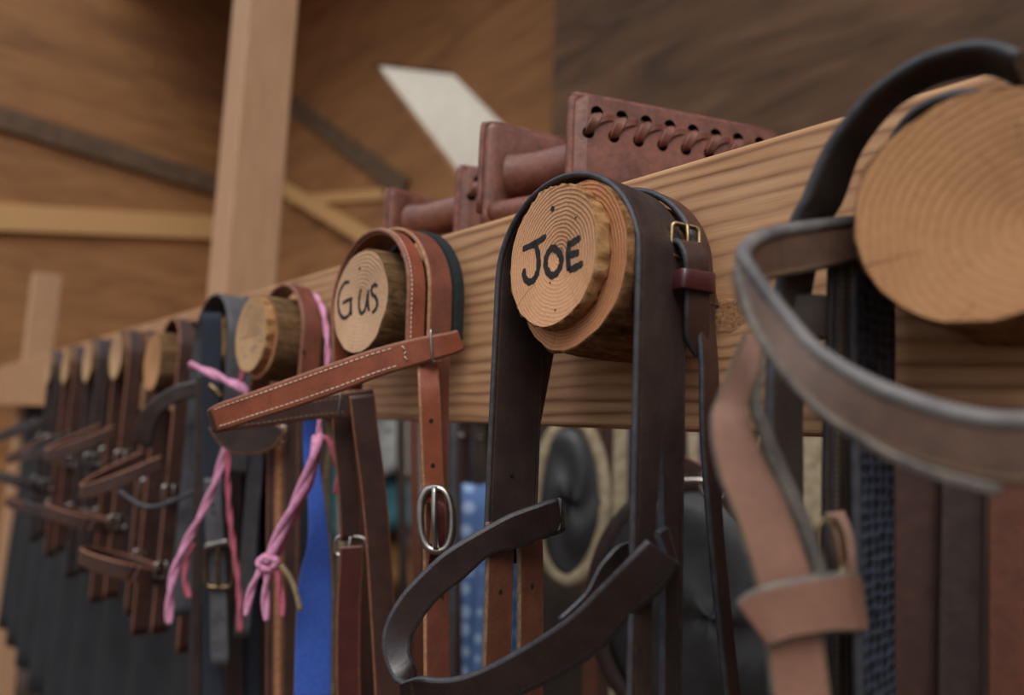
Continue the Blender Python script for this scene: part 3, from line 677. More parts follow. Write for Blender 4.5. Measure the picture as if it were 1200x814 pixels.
def stirrup(pl_a, pl_b, lc_a, lc_b, zt, label, bar_c, bar_r, nh=8):
    o = empty('leather_stirrup', ((pl_a.x+lc_a.x)/2, (pl_a.y+lc_a.y)/2+.04, ZT), label, 'stirrup', 'leather-covered stirrups lying on the beam')
    mb, T, N, L = rounded_panel(pl_a, pl_b, zt, ZT+.0005, .010, 0)
    e = mb.build('side_panel', [M['stirrup']], o)
    m = MB(); q0 = Vector((pl_a.x, pl_a.y, 0)) - T*.0012
    m.tube([q0+Z*(ZT+.012), q0+Z*(zt-.012), q0+T*.004+Z*(zt-.0025), q0+T*.02+Z*zt, q0+T*(L-.01)+Z*zt], .0032, 8, sub=4); m.build('rim', M['stirrup_edge'], e)
    # laced panel: front cover with real holes, their insides coloured dark for shade
    mb, T, N, L = rounded_panel(lc_a, lc_b, zt+.001, ZT+.0005, .015, 0, nx=20)
    e = mb.build('laced_panel', [M['stirrup'], M['dark_hole']], o)
    cut = MB(); base = Vector((lc_a.x, lc_a.y, 0)); hs = []
    for k in range(nh):
        s_ = .020 + k*.0245
        for (dz, ds, rr) in ((-.0145, .0, .0060), (-.0345, -.0075, .0056)):
            c = base + T*(s_+ds) + Z*(zt+dz); cut.disc(c + N*.008, N, rr, .018, 14, 1); hs.append(c)
    co_ = cut.build('cutter', [M['dark_hole'], M['dark_hole']])
    md = e.modifiers.new('b', 'BOOLEAN'); md.operation = 'DIFFERENCE'; md.object = co_; md.solver = 'EXACT'; md.material_mode = 'TRANSFER'
    bpy.context.view_layer.update(); dg = bpy.context.evaluated_depsgraph_get()
    nm = bpy.data.meshes.new_from_object(e.evaluated_get(dg)); e.modifiers.clear(); e.data = nm; bpy.data.objects.remove(co_)
    for f in nm.polygons: f.use_smooth = f.material_index == 0 and False or False
    md = e.modifiers.new('bev', 'BEVEL'); md.width = .0012; md.segments = 3; md.limit_method = 'ANGLE'; md.angle_limit = math.radians(40)
    # lacing thongs looping between the holes
    for k in range(nh):
        A = hs[2*k]; B = hs[2*k+1]; n_ = N*.0075
        pp = mkpath([A+n_*.55+T*.001, A+N*.0088-Z*.003, (A+B)/2+N*.0112, B+N*.0088+Z*.002, B+n_*.5], [T*.9+Z*.3]*5, [.8, 1, 1.1, 1, .8], 4); strap('lacing', e, pp, .0085, .0022, [M['stirrup'], M['stirrup_edge']])
        if k < nh-1:
            C = hs[2*k+3]; pp = mkpath([B+n_*.6+T*.0016+Z*.0018, (A+B)/2+T*.004+N*.0088+Z*.001, A+N*.0088+T*.0095+Z*-.004, hs[2*k+2]+n_*.6-T*.002-Z*.002], [Z]*4, 1, 4); strap('lacing', e, pp, .0070, .002, [M['stirrup'], M['stirrup_edge']])
    m = MB(); q0 = base - T*.0012 + N*.0
    m.tube([q0+Z*(ZT+.005), q0+Z*(zt-.012), q0+T*.004+Z*(zt-.0015), q0+T*.02+Z*(zt+.001), q0+T*(L-.01)+Z*(zt+.001)], .0042, 8, sub=4); m.build('rim', M['stirrup_edge'], e)
    m = MB(); a, b = bar_c; m.tube([a, a.lerp(b, .06), a.lerp(b, .5), b], lambda u: bar_r*(1+.06*math.sin(u*9)) * (.9 if u < .03 else 1), 24, sub=5); m.build('round_bar', M['stirrup'], o)
    # tread joining the two panels low down
    m = MB(); c1 = Vector((pl_a.x, pl_a.y, 0)).lerp(Vector((pl_b.x, pl_b.y, 0)), .15); c2 = Vector((lc_a.x, lc_a.y, 0)).lerp(Vector((lc_b.x, lc_b.y, 0)), .05)
    m.tube([c1+Z*(ZT+.014), (c1+c2)/2+Z*(ZT+.012), c2+Z*(ZT+.014)], .0115, 16, sub=5); m.build('tread', M['stirrup'], o)
    return o
v2 = lambda x, y: Vector((x, y))
zt = 1.794
def gp(px, py, z):  # ray to a height
    d = ray(px, py); s_ = (z-H)/d.z; p = C0+d*s_; return Vector((p.x, p.y))
b0, b1 = gp(568, 143, zt), gp(650, 162, zt); l0, l1 = gp(672, 113, zt), gp(905, 158, zt)
stirrup(b0, b0+(b1-b0)*1.25, l0, l0+(l1-l0)*1.05, zt, 'laced brown leather stirrup standing tallest on the beam, right behind the JOE peg',
        (Vector((b0.x+.012, b0.y+.03, P(612, 205, b0.y+.03).z)), Vector((l0.x-.002, l0.y+.045, P(612, 205, b0.y+.03).z+.004))), .0225)
a0, a1 = gp(455, 221, zt), gp(520, 240, zt); q0, q1 = gp(540, 197, zt), gp(566, 203, zt); dv = (l1-l0)
stirrup(a0, a0+(a1-a0)*1.2, q0, q0+dv*.9, zt, 'smaller-looking brown leather stirrup on the beam, behind and above the Gus peg',
        (Vector((P(484, 262, a0.y+.03).x, a0.y+.03, P(484, 261, a0.y+.03).z)), Vector((q0.x-.002, q0.y+.04, P(484, 261, a0.y+.03).z+.003))), .0215)

# ================================================================= THIRD PEG: brown headstall, blue strap, twine
tx, tz = t_.x, t_.z
t = empty('brown_halter', (tx, .36, 1.25), 'brown leather halter with punched strap beside the blue strap on the handwriting peg', 'halter')
RT = P(338, 329, .358).z - tz
pp = mkpath(over(tx-.002, tz, RT-.007, .362, 1.52, 1.505, tx-RT, tx+RT-.012), YV, 1, 4); o = strap('crown_strap', t, pp, .026, .0045, [M['brn'], M['edge_brn']])
holes(o, mkpath([P(354, y, .352)+Vector((.002, 0, 0)) for y in (360, 376, 413, 430)], YV), .0045, [.35, .7], .002, 1)
for i_, (x, w, mt, ll) in enumerate(((342.5, .021, 'brn_dark', 1), (328, .0095, 'edge_tan', 0), (319, .010, 'brn_dark', 0))):
    pp = mkpath([Q(x, 470, .83), Q(x-1, 540, .83), Q(x-2, 620, .83), Q(x-2, 700, .83), Q(x-3, 830, .83)], (.6, .8, 0)); b = strap('cheek_strap', t, pp, w, .004, [M[mt], M['edge_brn']])
    if ll:
        for sd_ in (1, -1): stitches(b, pp, w, .004, (-.34, .34), sd_, M['thread_tan'], .005, .003, .0005)
buckle(t, Q(328, 509, .82), CR, CU, .016, .020, .0016, 'steel')
m = MB(); pp = mkpath([P(366, 346, .385), P(370, 360, .385), P(373, 400, .385), P(368, 450, .385), P(364, 500, .385), P(365, 540, .385), P(371, 590, .385), P(373, 640, .385), P(369, 690, .385), P(366, 830, .385)], (.45, .9, 0), [.6, .7, .85, .8, .75, .75, .8, 1.05, 1.6, 1.7], 5)
m.ribbon(pp, .0235, .004); o = m.build('blue_strap', [M['blue'], M['blue']]); tag(o, 'bright blue nylon strap hanging between the handwriting peg and the Gus peg', 'strap')
def twine(name, label, runs, group=None):
    root = None
    o = empty(name, runs[0][0][0], label, 'twine', group)
    for (pts, r, mt, nm) in runs:
        pts = smooth([Vector(p) for p in pts], 6); m = MB(); k = max(2, 2)
        for s_ in range(k):
            q = []; acc = 0; up = None
            for i, p in enumerate(pts):
                T = (pts[min(i+1, len(pts)-1)]-pts[max(0, i-1)]).normalized(); u = T.orthogonal().normalized() if up is None else (up-T*up.dot(T)).normalized(); up = u
                if i: acc += (p-pts[i-1]).length
                a = acc/(r*9)*2*math.pi/2.2 + s_*2*math.pi/k; q.append(p + u*math.cos(a)*r*.45 + T.cross(u)*math.sin(a)*r*.45)
            m.tube(q, r*.68, 8, sub=1)
        m.build(nm, M[mt], o)
    return o
dq = .745
tw = twine('pink_twine', 'pink twine with a splayed knot hanging beside the blue strap', [
    ([P(362, 343, .378), P(370, 347, .375), P(378, 362, .372), P(382, 385, .37), P(384, 415, .37), P(381, 450, .37), P(375, 485, .37), P(374, 512, .37)], .0032, 'pink', 'strand'),
    ([Q(373, 511, .755), Q(369, 528, dq), Q(361, 556, dq), Q(345, 590, dq), Q(333, 615, dq), Q(321, 640, dq), Q(313, 658, dq)], .0062, 'pink', 'strand'),
    ([Q(372, 528, .755), Q(368, 550, .757), Q(357, 580, .757), Q(344, 606, .757), Q(333, 632, .757), Q(322, 655, .757)], .0040, 'pink_dk', 'strand'),
    ([Q(374, 512, .755), Q(384, 515, .757), Q(392, 530, .757), Q(397, 552, .757), Q(395, 578, .757)], .0040, 'pink_dk', 'strand'),
    ([Q(308, 662, dq), Q(301, 675, dq), Q(294, 692, dq), Q(288, 720, dq)], .0042, 'pink', 'strand'),
    ([Q(313, 664, dq), Q(312, 680, dq), Q(311, 700, dq), Q(312, 726, dq)], .0044, 'pink', 'strand'),
    ([Q(320, 662, dq), Q(326, 676, dq), Q(329, 695, dq), Q(331, 722, dq)], .0042, 'pink_dk', 'strand')])
m = MB()
for (dx, dy, sx, sy, a) in ((0, 0, 11, 6, .3), (0, 1, 10, 7, -.4), (1, -1, 9, 7, 1.2)):
    m.tube([Q(314+dx+sx*math.cos(k*.785+a), 659+dy+sy*math.sin(k*.785+a), dq+.005*math.sin(k*.785*2)) for k in range(8)], .0038, 8, True, 3)
m.build('knot', M['pink'], tw)
m = MB(); m.tube([Q(384, 478, .86), Q(387, 520, .86), Q(382, 560, .86), Q(384, 620, .86), Q(388, 660, .86), Q(391, 720, .86), Q(390, 830, .86)], .0045, 10); tag(m.build('tan_rope', M['rope']), 'tan rope hanging just right of the blue strap', 'rope')
m = MB(); m.tube([Q(329, 662, .742), Q(337, 672, .742), Q(345, 688, .742), Q(352, 715, .742)], .0030, 8); o = m.build('ring_snap', M['rope']); tag(o, 'short pale cord end poking from under the pink knot', 'cord')
dq = .895
twine('pink_twine', 'longer thin pink twine hanging in two strands under the browband tip', [
    ([Q(222, 427, .92), Q(238, 433, .92), Q(262, 444, .90), Q(290, 459, .87), Q(284, 480, .88), Q(267, 512, dq)], .0056, 'pink', 'strand'),
    ([Q(267, 505, dq), Q(263, 530, dq), Q(251, 568, dq), Q(234, 606, dq), Q(216, 640, dq), Q(206, 664, dq), Q(200, 690, dq), Q(198, 730, dq)], .0052, 'pink', 'strand'),
    ([Q(268, 512, dq), Q(267, 560, dq), Q(269, 600, dq), Q(275, 650, dq), Q(280, 690, dq), Q(281, 740, dq)], .0036, 'pink_dk', 'strand'),
    ([Q(226, 636, .90), Q(219, 654, .90), Q(216, 676, .90), Q(222, 700, .90)], .0036, 'pink_dk', 'strand'),
    ([Q(286, 432, .88), Q(283, 446, .88), Q(286, 462, .88)], .0042, 'pink_dk', 'strand')])

# ================================================================= FOURTH PEG: black halter
t = empty('black_halter', (p4x, .36, 1.2), 'grey-black halter with navy webbing over the wrapped peg, buckle near its bottom', 'halter')
R4 = P(257, 343, .335).z - 1.600
pp = mkpath(over(p4x+.008, 1.600, R4, .355, 1.2, 1.42, p4x-R4+.008, p4x+R4+.018), YV, 1, 4); strap('crown_strap', t, pp, .038, .005, [M['greyblk'], M['edge_blk']])
pp = mkpath(over(p4x+.012, 1.598, R4+.003, .3865, 1.2, 1.2, p4x-R4+.01, p4x+R4+.015), YV, 1, 4); strap('crown_strap', t, pp, .022, .005, [M['greyblk'], M['edge_blk']])
for (x0, x1, w, mt, dd) in ((248, 250, .027, 'navy', .97), (236, 230, .014, 'blk', .985), (270, 274, .028, 'blk', 1.03), (231, 226, .012, 'blk', 1.07), (300, 296, .020, 'navy', 1.04), (286, 288, .024, 'blk', 1.05)):
    pp = mkpath([Q(x0, 366 if x0 == 248 else 440, dd), Q(x0, 450, dd), Q((x0+x1)/2, 560, dd), Q(x1, 690, dd), Q(x1, 840, dd)], (.5, .86, 0)); strap('cheek_strap', t, pp, w, .005, [M[mt], M['edge_blk'] if mt == 'blk' else M['navy']])
EB = [((158, 512), (176, 528), 1.0), ((163, 487), (180, 506), .99), ((178, 469), (190, 484), .98), ((204, 452), (210, 470), .98), ((228, 446), (230, 465), .99), ((247, 444), (247, 463), 1.0), ((268, 449), (266, 467), 1.01)]
pp, w = edges([(Q(a[0], a[1], d), Q(b[0], b[1], d)) for a, b, d in EB]); strap('browband', t, pp, w, .006, [M['blk'], M['edge_blk']])
m = MB(); m.tube([Q(140, 575, 1.0), Q(158, 588, 1.0), Q(178, 594, 1.0), Q(205, 586, 1.0), Q(236, 570, 1.0), Q(246, 560, 1.0)], .0035, 8); m.build('chin_cord', M['edge_blk'], t)
m = MB(); m.tube([Q(246, 451, .97), Q(252, 456, .97), Q(260, 465, .97)], .004, 10); m.build('metal_link', M['brass'], t)
pp = mkpath([Q(250, 560, .945), Q(251, 600, .945), Q(253, 640, .945), Q(256, 690, .945), Q(258, 780, .945)], CR); o = strap('buckled_strap', t, pp, .027, .005, [M['greyblk'], M['edge_blk']]); holes(o, pp, .005, [.2, .28, .6], .0022, 1); holes(o, pp, .005, [.2, .28, .6], .0022, -1)
buckle(t, Q(257, 662, .937), CR, CU, .038, .060, .0032, 'brass', rnd=.35)
m = MB(); m.tube([Q(241, 641, .93), Q(254, 637, .93), Q(267, 634, .93)], .0042, 10); m.build('buckle_bar', M['steel'], t)
pp = mkpath([Q(296, 500, .86), Q(282, 522, .87), Q(296, 534, .88), Q(318, 522, .87)], (0, 0, 1)); 
m = MB(); pts = [Q(262, 508, .80), Q(272, 524, .80), Q(288, 530, .80), Q(308, 526, .80), Q(320, 510, .80)]
m.ribbon(mkpath([p + CU*.016 for p in pts], CU), .038, .006); o = m.build('padded_chin_strap', [M['blk'], M['edge_tan']], t)

# ================================================================= generic hanging halters for the far pegs
def far_halter(cx, label, mt, em, ddx=0, sway=0.0, two=True, yb=.345):
    t = empty('hanging_halter', (cx, .35, 1.1), label, 'halter', 'halters on the far pegs'); cz = 1.603; r = .054
    pp = mkpath(over(cx, cz, r, yb, 1.12, 1.15, cx-r+ddx, cx+r+ddx), YV, 1, 4); strap('crown_strap', t, pp, .026, .0045, [M[mt], M[em]])
    if two: pp = mkpath(over(cx+.004, cz, r+.002, yb+.031, 1.16, 1.12, cx-r, cx+r+.02), YV, 1, 4); strap('crown_strap', t, pp, .022, .0045, [M[mt], M[em]])
    z0 = 1.44+sway; f = []
    for k in range(9):
        a = math.pi*k/8; f.append(Vector((cx+(r+.004)*math.cos(a), yb-.02-.10*math.sin(a), z0-.05*math.sin(a))))
    strap('browband', t, mkpath(f, Z, 1, 4), .022, .0045, [M[mt], M[em]])
    z1 = 1.27+sway; f = []
    for k in range(16):
        a = 2*math.pi*k/16; f.append(Vector((cx+(r+.012)*math.cos(a), yb-.05+.06*math.sin(a), z1-.02*math.sin(a))))
    f.append(f[0].copy()); strap('noseband', t, mkpath(f, Z, 1, 3), .024, .0045, [M[mt], M[em]])
    for (sx, z) in ((1, z0-.05), (-1, z0-.05), (1, z1), (-1, z1)): buckle(t, Vector((cx+sx*(r+.008), yb-.004, z)), YV, Z, .030, .024, .0024, 'steel')
    return t
labs = [('pair of brown straps draped over the weathered brown peg, buckles below', 'brn_dark', 'edge_brn'), ('dark brown halter on the peg just past the weathered one', 'brn_dark', 'edge_brn'),
        ('black halter on the third peg from the far end', 'blk', 'edge_blk'), ('brown halter on the second peg from the far end', 'brn_dark', 'edge_brn'), ('black halter on the last peg at the far end', 'blk', 'edge_blk')]
for k, (lb, a, b) in enumerate(labs): far_halter(p5.x+DX*k + (.0 if k else .008), lb, a, b, .006*((k*7) % 3-1), .02*((k*5) % 3-1), True, .357 if k == 0 else .345)

# ================================================================= RIGHT: dusty dark bridle
t = empty('dusty_bridle', (-.14, .33, 1.3), 'dusty dark bridle with rolled browband hanging from the large near peg', 'bridle')
EA = [((1205, 70), (1200, 100)), ((1150, 52), (1160, 84)), ((1085, 66), (1108, 92)), ((1038, 94), (1075, 106)), ((1005, 125), (1044, 127)), ((970, 173), (1008, 174)), ((943, 230), (986, 232)), ((927, 265), (968, 262)), ((912, 330), (950, 330)), ((903, 400), (942, 400)), ((899, 470), (938, 470)), ((898, 560), (938, 560)), ((900, 700), (940, 700)), ((902, 830), (940, 830))]
pp, w = edges([(P(a[0], a[1], .312), P(b[0], b[1], .345)) for a, b in EA]); strap('crown_strap', t, pp, w, .005, [M['blk_dusty'], M['edge_blk']])
for (x, y0, w, mt, dd, st) in ((926, 330, .013, 'blk_dusty', .355, 0), (985, 292, .0112, 'blk_dusty', .345, 1), (969, 292, .0035, 'blk', .343, 0)):
    pp = mkpath([Q(x+6, y0, dd), Q(x+4, 380, dd), Q(x+1, 470, dd), Q(x-1, 560, dd), Q(x-1, 700, dd), Q(x, 840, dd)], (.6, .8, 0)); b = strap('cheek_strap', t, pp, w, .004, [M[mt], M['edge_blk']])
    if st: stitches(b, pp, w, .004, (-.25, .2), 1, M['thread_tan'], .003, .0018, .0003); stitches(b, pp, w, .004, (-.25, .2), -1, M['thread_tan'], .003, .0018, .0003)
loopband(t, Q(938, 372, .345), (.6, .8, 0), (.8, -.6, 0), .019, .008, .022, M['blk_dusty'])
# browband rear half, then rolled front half
EC = [((1040, 254), (1040, 300), .345), ((998, 258), (1000, 306), .34), ((960, 262), (960, 316), .333), ((920, 268), (918, 324), .322), ((890, 276), (888, 330), .31), ((873, 288), (868, 330), .298), ((870, 300), (862, 330), .288), ((880, 318), (866, 344), .283), ((900, 345), (884, 384), .278), ((945, 400), (916, 434), .268), ((985, 430), (963, 482), .26), ((1031, 454), (1025, 520), .252), ((1090, 475), (1088, 545), .243), ((1160, 490), (1164, 565), .235), ((1240, 490), (1250, 570), .23)]
pp, w = edges([(Q(a[0], a[1], d), Q(b[0], b[1], d)) for a, b, d in EC]); bb = strap('browband', t, pp, w, .0036, [M['dusty_brown'], M['dusty_edge']])
for sd_ in (1, -1): stitches(bb, pp, w, .0036, (-.38, .38), sd_, M['thread_tan'], .003, .0019, .0004)
m = MB(); m.tube([Q(a[0]+1, a[1]+2, d) for a, b, d in EC], .0034, 12, sub=5); m.build('rolled_edge', M['roll'], bb)
EO = [((861, 308), (866, 316), .286), ((868, 345), (876, 352), .28), ((880, 380), (889, 388), .274), ((913, 430), (921, 438), .266), ((963, 482), (970, 491), .258), ((1028, 522), (1034, 533), .249), ((1090, 548), (1094, 560), .241), ((1170, 568), (1172, 582), .233)]
pp, w = edges([(Q(a[0], a[1], d), Q(b[0], b[1], d)) for a, b, d in EO]); strap('browband_lining', t, pp, w, .003, [M['dusty_edge'], M['dusty_edge']])
# broad pinkish brown cheek strap near the lens
ED = [((871, 392), (893, 398), .31), ((856, 430), (889, 430), .305), ((840, 470), (876, 470), .30), ((832, 500), (878, 490), .295), ((838, 545), (898, 548), .29), ((857, 592), (922, 598), .286), ((877, 655), (945, 657), .282), ((892, 720), (960, 712), .28), ((905, 830), (975, 830), .278)]
pp, w = edges([(Q(a[0], a[1], d), Q(b[0], b[1], d)) for a, b, d in ED]); b = strap('nose_strap', t, pp, w, .0034, [M['pinkbrn'], M['dusty_edge']]); b['label'] = 'broad dusty pinkish brown strap'
for sd_ in (1, -1): stitches(b, pp, w, .0034, (-.44, .44), sd_, M['thread_tan'], .0032, .002, .0005)
EE = [((889, 396), (899, 400), .312), ((884, 440), (894, 440), .308), ((878, 474), (892, 474), .303), ((885, 500), (902, 496), .298), ((902, 548), (922, 546), .293), ((926, 598), (944, 596), .289), ((948, 657), (964, 655), .285), ((960, 700), (976, 700), .283)]
pp, w = edges([(Q(a[0], a[1], d), Q(b[0], b[1], d)) for a, b, d in EE]); strap('strap_lining', t, pp, w, .004, [M['dusty_edge'], M['dusty_edge']])
EF = [((880, 700), (886, 760), .278), ((905, 684), (912, 750), .273), ((950, 674), (956, 742), .27), ((985, 670), (994, 738), .275), ((1003, 676), (1012, 738), .29), ((1000, 684), (1006, 735), .305)]
pp, w = edges([(Q(a[0], a[1], d), Q(b[0], b[1], d)) for a, b, d in EF]); strap('crossing_strap', t, pp, w, .004, [M['pinkbrn'], M['dusty_edge']])
EG = [((965, 600), (990, 600), .31), ((972, 630), (1000, 625), .305), ((978, 660), (1003, 655), .30), ((980, 690), (1006, 690), .298)]
pp, w = edges([(Q(a[0], a[1], d), Q(b[0], b[1], d)) for a, b, d in EG]); strap('buckle_strap', t, pp, w, .003, [M['pinkbrn'], M['dusty_edge']])
buckle(t, Q(974, 640, .29), (CR*.9+CF*.3), CU*1+CR*-.15, .013, .024, .0012, 'brass', rnd=.8)
# netted girth strap behind the bridle
m = MB(); EM = [((1180, 120), (1215, 150)), ((1120, 110), (1160, 140)), ((1062, 140), (1105, 150)), ((1020, 220), (1062, 220)), ((1000, 300), (1045, 300)), ((997, 400), (1045, 400)), ((998, 500), (1044, 500)), ((1000, 620), (1043, 620)), ((1002, 740), (1043, 740)), ((1004, 840), (1044, 840))]
pp, w = edges([(P(a[0], a[1], .352), P(b[0], b[1], .394)) for a, b in EM]); m.ribbon(pp, w, .006); tag(m.build('netted_strap', [M['mesh_blk'], M['edge_blk']]), 'black open-weave webbing strap hanging from the large near peg behind the bridle', 'strap')

# ================================================================= BACK RACK under and behind the beam
YR = 1.10; DP = lambda px, Y=YR: (Y/ray(px, 560).y)
m = MB(); m.box((-5.5, YR+.06, 1.72), (1.6, YR+.10, 1.80), bev=.004); tag(m.build('back_rail', M['beam2']), 'rear wooden rail behind the pine beam holding more tack', 'rail')
for x in (-5.4, 1.5):
    m = MB(); m.box((x-.05, YR+.101, 0), (x+.05, YR+.2, 1.9), bev=.004); tag(m.build('rail_post', M['beam2']), 'post at %s end of the rear rail' % ('the far' if x < 0 else 'the near'), 'post')
def hang(px0, px1, w, mt, label, name='hanging_strap', cat='strap', Y=YR, zt_=1.76, yend=860, em=None, group='tack straps hanging on the rear rail', dots=()):
    a = P(px0, 500, Y); pts = [Vector((a.x, YR+.02, zt_)), Vector((a.x, Y+.005, 1.62)), a, P((px0+px1)/2, 620, Y), P(px1, 760, Y), P(px1, yend, Y)]
    m = MB(); m.ribbon(mkpath(pts, (.9, .43, 0)), w, .006); o = m.build(name, [M[mt], M[em or mt]]); tag(o, label, cat, group)
    for (dx, dy, rr) in dots:
        m = MB(); m.ball(P(dx, dy, Y-.012), rr, (1, .6, 1)); m.build('metal_stud', M['steel'], o)
    return o
hang(695, 692, .032, 'rawbrown', 'brown strap hanging behind the gap beside the dark oval saddle pad', em='edge_brn')
hang(713, 708, .020, 'brn_dark', 'narrow brown strap between the brown and cream hanging straps')
hang(729, 724, .034, 'cream', 'cream fleece girth hanging behind the JOE bridle')
hang(744, 744, .026, 'navy', 'navy strap partly hidden behind the JOE bridle')
hang(548, 540, .030, 'brn_dark', 'dark strap with small bright studs left of the JOE bridle', dots=((540, 511, .009), (563, 514, .008)))
hang(580, 585, .050, 'blk', 'wide black strap behind the left side of the JOE bridle')
hang(470, 474, .030, 'blk', 'dark strap behind the chestnut cheek straps', dots=((456, 503, .011),))
hang(532, 530, .020, 'greyblk', 'thin grey strap right of the chrome buckle')
hang(485, 490, .035, 'rawbrown', 'brown strap just left of the chrome buckle')
hang(400, 402, .030, 'cream', 'tan fleece strap right of the blue strap')
hang(765, 770, .05, 'blk_dusty', 'broad dark strap between the two sides of the JOE bridle')
hang(815, 822, .030, 'cream', 'pale strap right of the JOE bridle')
hang(855, 858, .040, 'brn_dark', 'brown strap in the gap before the dusty bridle')
hang(828, 826, .024, 'purple', 'purple webbing strap right of the JOE bridle')
hang(880, 884, .06, 'blk', 'wide black strap behind the dusty bridle')
hang(957, 957, .050, 'cream', 'tan strap showing between straps of the dusty bridle')
hang(1075, 1075, .06, 'brn_dark', 'brown strap hanging right of the netted strap')
hang(1130, 1125, .05, 'blk', 'black strap under the large near peg')
hang(1180, 1180, .04, 'rawbrown', 'reddish strap at the near end of the rear rail')
for k, (x, w, mt) in enumerate(((60, .10, 'blk'), (110, .08, 'brn_dark'), (150, .09, 'navy'), (185, .09, 'blk'), (205, .05, 'rawbrown'), (225, .08, 'blk_dusty'), (262, .10, 'blk'), (282, .08, 'greyblk'), (305, .07, 'brn_dark'), (322, .06, 'navy'), (345, .08, 'blk'), (360, .06, 'navy'), (415, .06, 'blk'), (430, .05, 'brn_dark'))):
    hang(x, x-4, w, mt, ['wide black strap', 'dark brown strap', 'navy webbing strap', 'black strap', 'reddish brown strap', 'dusty black strap', 'broad black strap', 'grey strap', 'brown strap', 'navy strap', 'black band', 'narrow navy strap', 'black girth', 'brown girth'][k] + ' on the rear rail ' +
         ['far down the row', 'second far down the row', 'behind the far halters', 'behind the weathered peg', 'behind the draped brown straps', 'left of the wrapped peg', 'behind the black halter', 'behind the pink twine', 'under the browband tip', 'behind the brown halter', 'left of the blue strap', 'just behind the blue strap', 'behind the chestnut bridle', 'beside the dark girth behind Gus'][k])
# dark oval saddle pad with tan rolled rim
def pad(px, py, Y, hw, hh, label, rim=True, mt='saddle_blk', th=.05, tilt=0.0, name='saddle_pad', cat='saddle pad', rimmat='cream'):
    c = P(px, py, Y); t = empty(name, (c.x, c.y, c.z-hh), label, cat); mb = MB(); rings = []
    ux = Vector((.80, .60, 0)); N = Vector((.60, -.80, 0)); A = Matrix.Rotation(tilt, 4, N)
    for i in range(9):
        a = i/8*math.pi/2*1.0; s_ = math.cos(a); d = math.sin(a)*th*.5
        rings.append([c + (A @ (ux*math.cos(k*math.pi/18)*hw*s_*(1+.08*math.sin(k*math.pi/18)) + Z*math.sin(k*math.pi/18)*hh*s_))*1.0 + N*(d + .006*math.sin(k*.5+i)) for k in range(36)])
    rings = [[p - N*th*.6 - N*0 for p in rings[0]]] + rings
    mb.quadgrid(rings, None, True, None); mb.build('pad_body', M[mt], t)
    if rim:
        m = MB(); m.tube([c + (A @ (ux*math.cos(k*math.pi/12)*hw*1.02 + Z*math.sin(k*math.pi/12)*hh*1.02)) + N*.004 for k in range(24)], .013, 10, True, 2); m.build('rolled_rim', M[rimmat], t)
    m = MB(); m.tube([c + Z*hh*.9 - N*.01, Vector((c.x, (c.y+YR+.06)/2, (c.z+1.77)/2)), Vector((c.x, YR+.058, 1.77))], .004, 8); m.build('hanging_cord', M['rope'], t)
    return t
pad(668, 585, .96, .063, .142, 'dark oval saddle pad with a tan rolled rim behind the JOE bridle')
pad(828, 712, .80, .139, .155, 'big dark grey saddle flap low behind the strap beside the JOE bridle', True, th=.09, name='saddle_flap', cat='saddle', rimmat='blk')
pad(560, 470, 1.02, .09, .06, 'small black pad high behind the beam left of JOE', False, th=.06)
# blue printed cloth and paler cloths
def cloth(px0, px1, py0, py1, Y, mt, label, fold=.012, skew=0, name='folded_cloth', cat='cloth'):
    a = P(px0, py0, Y); b = P(px1, py0, Y+.06); zb_ = P((px0+px1)/2, py1, Y).z; mb = MB(); rings = []
    nx, nz = 22, 8
    for side in (0, 1):
        for iz in range(nz+1):
            u = iz/nz if side == 0 else 1-iz/nz; ring = []
            for ix in range(nx+1):
                v = ix/nx; p = a.lerp(b, v); f = fold*math.sin(v*9+u*1.3)*(.3+u)
                ring.append(Vector((p.x + skew*u, p.y + f + (.030 if side else 0), a.z + (zb_-a.z)*u - .006*math.sin(v*7))))
            rings.append(ring)
    mb.quadgrid(rings, None, False, None, loop=True)
    o = mb.build(name, M[mt]); md = o.modifiers.new('s', 'SOLIDIFY'); md.thickness = .003; return tag(o, label, cat)
bc_ = cloth(541, 600, 566, 860, .92, 'bluepad', 'blue printed cloth with pale spots hanging left of the JOE bridle', skew=.02)
for px in (548, 594):
    q = P(px, 570, .94); m = MB(); m.tube([q, Vector((q.x, .99, 1.7)), Vector((q.x, YR+.058, 1.77))], .003, 6); m.build('hanging_cord', M['edge_blk'], bc_)
def drop(px0, px1, py1, Y, mt, label, name='hanging_cloth'):
    a, b = P(px0, 560, Y), P(px1, 560, Y+.03); q = P((px0+px1)/2, py1, Y); mb = MB(); rings = []; nx, nz = 18, 14
    for side in (0, 1):
        for iz in range(nz+1):
            u = iz/nz if side == 0 else 1-iz/nz; ring = []
            for ix in range(nx+1):
                v = ix/nx; pt = a.lerp(b, v); z = 1.77 + (q.z-1.77)*u
                ring.append(Vector((pt.x, pt.y + .008*math.sin(v*11+u*2)*(.2+u) + (.012 if side else 0), z - .01*math.sin(v*6)*u)))
            rings.append(ring)
    mb.quadgrid(rings, None, False, None, loop=True)
    o = mb.build(name, M[mt]); md = o.modifiers.new('s', 'SOLIDIFY'); md.thickness = .003; return tag(o, label, 'cloth')
drop(434, 474, 556, 1.20, 'white_cloth', 'off-white cloth hanging in front of the teal cloth')
drop(434, 484, 626, 1.235, 'teal', 'teal cloth hanging behind the chestnut cheek straps')
drop(476, 500, 640, 1.275, 'white_cloth', 'narrow white cloth left of the chrome buckle')
drop(448, 486, 700, 1.29, 'tanbox', 'tan sacking showing below the teal cloth')
drop(386, 404, 640, 1.235, 'teal', 'teal scrap of cloth seen just right of the blue strap')
drop(424, 440, 740, 1.32, 'cream', 'cream cloth scrap under the brown cheek straps')
mb = MB(); rings = []
